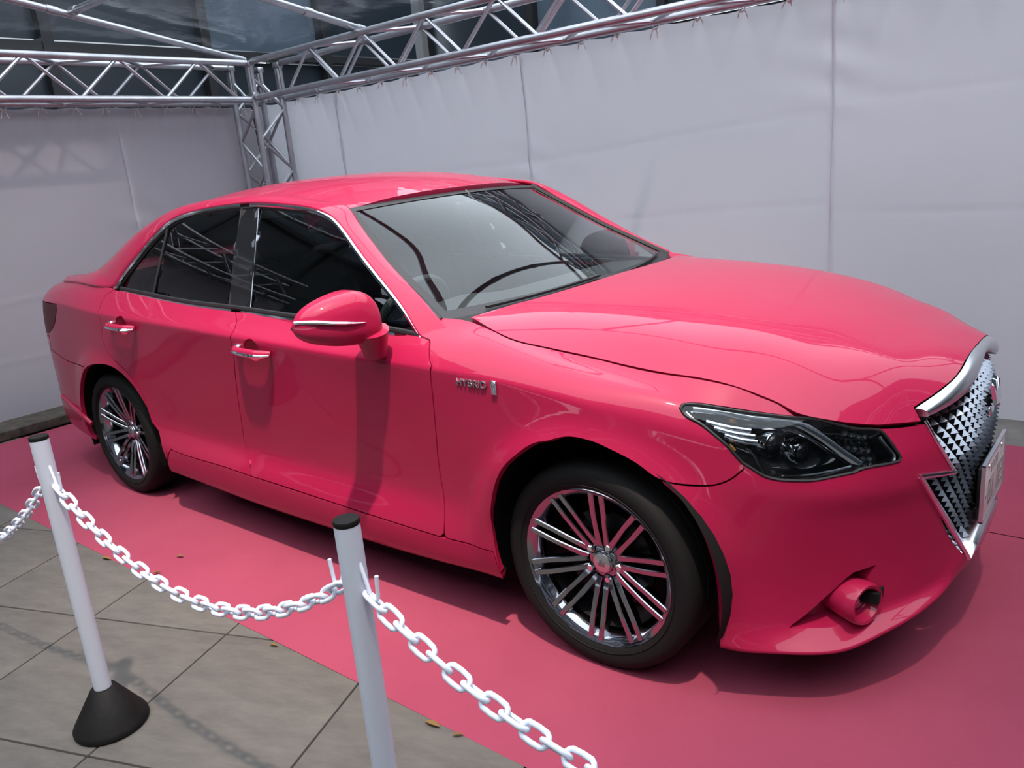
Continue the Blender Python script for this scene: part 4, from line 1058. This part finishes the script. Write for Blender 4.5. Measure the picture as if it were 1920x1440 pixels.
# ---------------------------------------------------------------- mirrors, handles, badges
def mirror(sgn):
    mr=empty('door_mirror',(0,0,0),parent=car)
    c=np.array([-.772,-1.005,1.038])
    nu,nv=44,34
    vk=np.array([0,.10,.32,.50,.68,.88,1.0]);ftop=nspline(vk,np.array([.014,.054,.092,.092,.082,.062,.046]));fbot=nspline(vk,np.array([-.070,-.076,-.078,-.073,-.063,-.042,-.026]));fdx=nspline(vk,np.array([.060,.088,.100,.096,.086,.066,.050]))
    def shell(u,v):
        y=.142-.285*v;e=(1-abs(2*v-1)**9)**.5
        zt,zb,hx=float(ftop(v)),float(fbot(v)),float(fdx(v));zm=zb+.42*(zt-zb)
        th=np.pi*u;cz=math.cos(th);cx=max(math.sin(th),0)**.48
        cz=math.copysign(abs(cz)**.85,cz)
        z=zm+(zt-zm)*cz*e if cz>0 else zm+(zm-zb)*cz*e
        return np.array([hx*cx*e-.010-.055*max(v-.45,0)**1.3,y,z])
    us=np.linspace(0,1,nu);vs_=.5-.5*np.cos(np.pi*np.linspace(.004,.996,nv))
    S=np.array([[shell(u,v) for v in vs_] for u in us])+c
    # upper cap, chrome blade, lower cap
    ka=int(nu*.56);kb_=int(nu*.64)
    def part(nm,a,b,m,o=0):
        Q=S[a:b].copy();
        if o: Q[...,0]+=o
        MB().grid(Q*[1,sgn,1],flip=sgn<0).build(nm,m,mr,sharp=60)
    part('mirror_cap',0,nu,'paint')
    def at_z(v,z):
        uu=np.linspace(.05,.95,120);S_=np.array([shell(u,v) for u in uu]);return S_[int(np.argmin(np.abs(S_[:,2]-z)))]
    v=np.linspace(.38,.985,26);L=resamp(np.array([at_z(q,-.006+.055*max(q-.35,0)) for q in v[::5]]),26)+c
    MB().tube((L+[.001,0,0])*[1,sgn,1],np.r_[np.linspace(.002,.0085,9),np.full(17,.0085)],8,sx=.8).build('mirror_chrome_strip','chrome',mr)
    # glass side
    bk=np.array([S[0],S[0]*.5+S[-1]*.5-[.012,0,0],S[-1]]);MB().grid(bk*[1,sgn,1],flip=sgn>0).build('mirror_back','black_gloss',mr)
    gq=S[0]*.5+S[-1]*.5
    # stalk
    z=np.linspace(0,1,10);Pq=np.c_[-.735+.015*(1-z),-.905-.020*(1-z),.915+.085*(1-z)]
    MB().tube(Pq[::-1]*[1,sgn,1],np.r_[.034,np.linspace(.036,.052,8),.055],14,up=(1,0,0),sx=1.15).build('mirror_stalk','paint',mr)
    return mr
mirror(1);fm=mirror(-1)
# the left mirror is folded back against its window
fm.location=(-.875,.885,-.02);fm.rotation_euler[2]=math.radians(84)
for ch_ in fm.children: ch_.location=(.745,-.905,0)
hm=[('handleF',fdoors,-1.442,.872,.225),('handleR',rdoors,-2.458,.913,.225)]
def y_side(x,z):
    m=(G[...,0]-x)**2+(G[...,2]-z)**2;m=np.where(G[...,1]<-.7,m,9);i=np.unravel_index(m.argmin(),m.shape);return G[i]
for nm,ds,x,z,Lh in hm:
    for sgn,door in zip((1,-1),ds):
        y=y_side(x,z)[1];k=np.linspace(-1,1,25)
        slope=.10
        cq=np.array(cup(*HND[0 if nm=='handleF' else 1]));cm=cq.mean(0);rows=[]
        for r_,d_ in((1.04,.003),(.97,.004),(.90,.012),(.72,.022),(.40,.027),(.02,.028)):
            q_=cm+(cq-cm)*r_;P_=rmap(q_)+np.array([0,d_,0]);rows.append(np.r_[P_,P_[:1]])
        MB().grid(np.array(rows)*[1,sgn,1],flip=sgn<0).build('handle_cup','paint',door)
        xs=x-k*Lh/2;bow=.034*(1-np.abs(k)**4)+.004
        Pq=np.c_[xs,[y_side(q,z)[1] for q in xs]-bow,z+ (xs-x)*-slope*.35]
        h=MB().tube(Pq*[1,sgn,1],.0135*(1-.35*np.abs(k)**6),12,sx=1.25,up=(0,0,1)).build('handle_grip','paint',door)
        MB().tube((Pq+[0,-.009,-.004])*[1,sgn,1],.0085*(1-.4*np.abs(k)**6),10,sx=1.0,up=(0,0,1)).build('handle_chrome','chrome',door)
        kc=k<-.0
        e_=Pq[0]*.5+Pq[1]*.5
        MB().rbox((Pq[-1]*[1,sgn,1])+np.array([.012,0,0]),(.040,.026,.034),r=.012,n=2).build('handle_cap','chrome',door)
def text_mesh(txt,size,ext,name):
    cu=bpy.data.curves.new(name,'FONT');cu.body=txt;cu.size=size;cu.extrude=ext;cu.bevel_depth=.0004;cu.align_x='CENTER';cu.align_y='CENTER';cu.space_character=1.02
    o=bpy.data.objects.new(name,cu);COL.objects.link(o);dg=bpy.context.evaluated_depsgraph_get();dg.update()
    me=bpy.data.meshes.new_from_object(o.evaluated_get(dg));bpy.data.objects.remove(o);bpy.data.curves.remove(cu)
    me.materials.clear();me.materials.append(MATS['chrome']);return me
tme=text_mesh('HYBRID',.030,.002,'hybrid_badge')
for sgn in(1,-1):
    p0=y_side(-.355,.853)
    bd=empty('hybrid_badge',(0,0,0),parent=car)
    # right side reads rear -> front
    bas=Matrix(((1,0,0,0),(0,0,-1,0),(0,1,0,0),(0,0,0,1))) if sgn>0 else Matrix(((-1,0,0,0),(0,0,1,0),(0,1,0,0),(0,0,0,1)))
    o=inst('badge_letters',tme,bd,Matrix.Translation((-.352,sgn*(p0[1]-.0025),.852))@bas@Matrix.Diagonal((1.12,1,1,1)))
    MB().rbox((-.266,sgn*(p0[1]-.003),.848),(.020,.006,.042),r=.0028,n=2).build('badge_plate','chrome',bd)
# small crest on the rear pillar
cp=np.array([-2.772,-.734,1.133]);cn=np.array([-.131,-.842,.524]);cu=np.array([-.10,.52,.84]);cu-=cn*(cu@cn);cu/=np.linalg.norm(cu);cx_=np.cross(cn,cu)
for sgn in(1,-1):
    rot=np.array([cx_,cn,cu]).T
    b=MB().rbox(cp+cn*.004,(.028,.007,.050),r=.003,n=2,rot=rot);b2=MB().rbox(cp+cn*.0078,(.014,.003,.026),r=.0014,n=1,rot=rot)
    for q_ in(b,b2):
        q_.V=[tuple(np.array(v)*[1,sgn,1]) for v in q_.V]
        if sgn<0:q_.F=[f[::-1] for f in q_.F]
    cr=b.build('pillar_crest','chrome',car);b2.build('crest_inlay','black_gloss',cr)
# tail-pipe corner fin of the rear bumper
for sgn in(1,-1):
    Pq=resamp(roff(T['fin'],.004),16)
    MB().tube(Pq*[1,sgn,1],.010,8,sx=1.3).build('bumper_fin','paint',car)
# ---------------------------------------------------------------- interior
it=empty('cabin',(0,0,0),parent=car)
dash=[]
for y in np.linspace(-.70,.70,29):
    hump=.028*math.exp(-((y+.36)/.17)**2)
    dash.append([(-.50,y,.985-.03*(y/.7)**2),(-.70,y,.985+hump*.5),(-.86,y,.975+hump),(-.97,y,.945+hump),(-1.02,y,.87),(-1.00,y,.70),(-.92,y,.50)])
MB().grid(np.array(dash),flip=True).build('dashboard','interior',it,sharp=50)
c=np.array([-1.13,-.36,.90]);ax=np.array([-.88,0,.47]);ax/=np.linalg.norm(ax);a1=np.array([0,1,0]);a2=np.cross(ax,a1)
t=np.linspace(0,2*np.pi,48,endpoint=False);MB().tube(c+.185*(np.cos(t)[:,None]*a1+np.sin(t)[:,None]*a2),.0155,10,closed=True).build('steering_wheel','interior',it)
b=MB().rbox(c-ax*.02,(.15,.14,.05),r=.022,n=2,rot=np.array([a2,a1,ax]).T)
for q in(a1,-a1,-a2): b.tube([c+q*.05-ax*.02,c+q*.18],.014,8)
b.tube([c-ax*.03,c-ax*.30],.035,12);b.build('steering_boss','interior',it)
def seat(y,x,name='seat',w=.50,hr=True):
    s_=empty(name,(0,0,0),parent=it) if False else None
    q=MB();cth,sth=math.cos(math.radians(20)),math.sin(math.radians(20))
    rot=np.array([[cth,0,-sth],[0,1,0],[sth,0,cth]])
    q.rbox((x,y,.50),(.52,w,.16),r=.06,n=3)
    q.rbox((x-.33,y,.82),(.15,w,.66),r=.065,n=3,rot=rot)
    for e in(-1,1): q.rbox((x-.29,y+e*(w/2-.04),.78),(.17,.09,.50),r=.04,n=2,rot=rot)
    o=q.build(name,'seat_leather',it)
    if hr:
        h=MB().rbox((x-.47,y,1.235),(.10,.27,.19),r=.045,n=3,rot=rot)
        for e in(-.06,.06):h.tube([(x-.43,y+e,1.10),(x-.46,y+e,1.2)],.007,6)
        h.build('headrest','seat_leather',o)
for y in(-.37,.37): seat(y,-1.42)
q=MB().rbox((-2.22,0,.50),(.55,1.30,.18),r=.06,n=3).rbox((-2.58,0,.82),(.16,1.30,.60),r=.06,n=3,rot=np.array(Matrix.Rotation(math.radians(-20),3,'Y')))
rs=q.build('rear_bench','seat_leather',it)
for y in(-.38,.38): MB().rbox((-2.70,y,1.14),(.09,.26,.13),r=.04,n=2).build('headrest','seat_leather',rs)
MB().box((-2.95,0,1.075),(.50,1.2,.02)).build('parcel_shelf','interior',it,smooth=False)
MB().rbox((-1.06,.0,1.30),(.03,.22,.065),r=.012,n=2).tube([(-1.06,0,1.33),(-1.10,0,1.37)],.008,6).build('rear_view_mirror','black_plastic',it)
# door cards and liners keep daylight out of the shell
for sgn in(1,-1):
    s_=np.linspace(1.75,4.3,60);rows=[]
    for t in np.linspace(4.6,8.6,6): rows.append(ring(s_,np.full(60,t))+np.array([0,.055,0]))
    MB().grid(np.array(rows)*[1,sgn,1]).build('door_liner','interior',it)
    s_=np.linspace(1.78,3.55,40);rows=[ring(s_,np.full(40,t))+np.array([0,.06,0]) for t in np.linspace(.6,4.7,6)]
    MB().grid(np.array(rows)*[1,sgn,1]).build('door_card','interior',it)
    MB().box((-.46,sgn*.38,.60),(.02,.78,.72)).build('firewall','black_matte',it,smooth=False)
    MB().box((-2.86,sgn*.30,.66),(.02,.58,.80)).build('rear_bulkhead','black_matte',it,smooth=False)
Q=np.array([[(x,y,float(roofz(np.array(x),np.array(min(abs(y),.54))))-.030) for y in np.linspace(-.54,.54,13)] for x in np.linspace(-1.22,-2.46,12)])
MB().grid(Q).build('headliner','interior',it)
# ================================================================ BARRIER POSTS AND CHAINS
def post(x,y,H,lean,label,hooks):
    o=empty('barrier_post',(x,y,0),label,'barrier post','white chain barrier posts')
    lx,ly=lean;top=np.array([lx,ly,H]);d=top/np.linalg.norm(top)
    MB().lathe([(.0,.004),(.098,.002),(.102,.006),(.102,.014),(.098,.022),(.035,.122),(.026,.126),(.0,.126)],40).build('base','post_black',o,sharp=40)
    MB().tube([d*.10,top],.0235,28).build('pole','post_white',o,sharp=50)
    b=MB().lathe([(.0,.005),(.020,.005),(.0230,.0042),(.0242,.002),(.0242,-.0045),(.0236,-.006)],28)
    b.V=[tuple(np.array(v)+top) for v in b.V];b.build('cap','post_black',o,sharp=40)
    for a in hooks:                     # J-shaped hooks for the chain ends
        v=np.array([math.cos(a),math.sin(a),0]);z0=top-d*.075
        t=np.linspace(0,1,5)[:,None]
        Pq=np.r_[z0+v*.020+(v*.018+np.array([0,0,-.055]))*t]
        k=np.linspace(0,math.pi,9);c=Pq[-1]+v*.011
        arc=np.array([c+v*(-.011*math.cos(q))+np.array([0,0,-.011*math.sin(q)]) for q in k])
        e=arc[-1]+(v*.004+np.array([0,0,.040]))*np.linspace(.2,1,4)[:,None]
        MB().tube(np.r_[Pq[:-1],arc,e],.0037,8).build('hook','white_plastic',o)
    return o,top+np.array([x,y,0])
H1=.885
P1=np.array([-1.065,-1.800]);P2=np.array([.118,-1.745]);PA=np.array([-3.05,-1.9]);PB=np.array([1.25,-1.78])
def ang(a,b): return math.atan2(b[1]-a[1],b[0]-a[0])
posts=[]
for p,l,lean,hk in((PA,'white barrier post holding the far end of the leftmost chain',(0,0),[ang(PA,P1)]),
                 (P1,'white barrier post with black cone base standing on the paving at left',(0,0),[ang(P1,PA),ang(P1,P2)]),
                 (P2,'white barrier post in front of the front door of the car',(0,0),[ang(P2,P1),ang(P2,PB)]),
                 (PB,'white barrier post holding the lower right chain ahead of the front wheel',(0,0),[ang(PB,P2)])):
    posts.append(post(p[0],p[1],H1,lean,l,hk))
# chain link: stadium of round bar
def link_mesh():
    L,Wd,r=.0258,.0136,.0048;P=[]
    for k in range(16):
        a=2*math.pi*k/16;P.append((math.copysign(L-Wd,math.cos(a))*(1 if abs(math.cos(a))>1e-9 else 0)+Wd*math.cos(a),Wd*math.sin(a)*.95,0))
    return MB().tube(P,r,8,closed=True,up=(0,0,1)).mesh('link','white_plastic',sharp=180)
lk=link_mesh();PITCH=.0405
def chain(a,b,sag,label,clip=None):
    a=np.array(a,float);b=np.array(b,float)
    t=np.linspace(0,1,600);C_=a+(b-a)*t[:,None];C_[:,2]-=sag*4*t*(1-t)
    L=np.r_[0,np.cumsum(np.linalg.norm(np.diff(C_,axis=0),axis=1))];n=int(L[-1]/PITCH)
    o=empty('plastic_chain',tuple(a),label,'chain','white barrier chains')
    for i in range(n+1):
        s=(i+.0)*L[-1]/n;p=np.array([np.interp(s,L,C_[:,k]) for k in range(3)])
        q=np.array([np.interp(min(s+.01,L[-1]),L,C_[:,k])-np.interp(max(s-.01,0),L,C_[:,k]) for k in range(3)])
        rot=Vector(q).to_track_quat('X','Z').to_matrix().to_4x4()@Matrix.Rotation(math.radians(45 if i%2 else -45)+random.uniform(-.22,.22),4,'X')
        inst('link',lk,o,Matrix.Translation(p-a)@rot)
    return o
def hookpt(i,j):
    p=posts[i][1];q=posts[j][1];v=(q-p);v[2]=0;v/=np.linalg.norm(v);return p+v*.050+np.array([0,0,-.145])
chain(hookpt(1,2),hookpt(2,1),.172,'white plastic chain slung between the two white posts')
chain(hookpt(2,3),hookpt(3,2)+np.array([0,0,0]),.13,'white plastic chain running from the middle post towards the lower right')
chain(hookpt(1,0),hookpt(0,1),.36,'white plastic chain running off to the left behind the left post')
# bits of leaf litter along the carpet edge
for k,(x,y,sx,a) in enumerate(((-.98,-1.30,.018,.3),(-.25,-1.295,.028,.1),(-.16,-1.29,.016,.7),(-1.85,-1.25,.02,1.0),(-1.9,-1.12,.02,.4),(-2.2,-1.29,.03,.2))):
    u=np.linspace(-1,1,7);Pq=np.array([[(sx*q,.3*sx*(1-q*q)*s_,.004+.006*(1-q*q)*abs(s_)) for s_ in(-1,0,1)] for q in u])
    o=MB().grid(Pq).build('dry_leaf','leaf');o.location=(x,y,.008 if y>-1.28 else .001);o.rotation_euler[2]=a
    tag(o,['small curled brown leaf by the carpet edge on the paving','long brown leaf scrap at the carpet edge near the middle post','brown leaf scrap beside the long one near the middle post','dark leaf scrap on the carpet beside the left post','dark leaf crumb on the carpet behind the left chain','brown leaf scrap on the paving behind the left post'][k],'leaf','leaf litter')
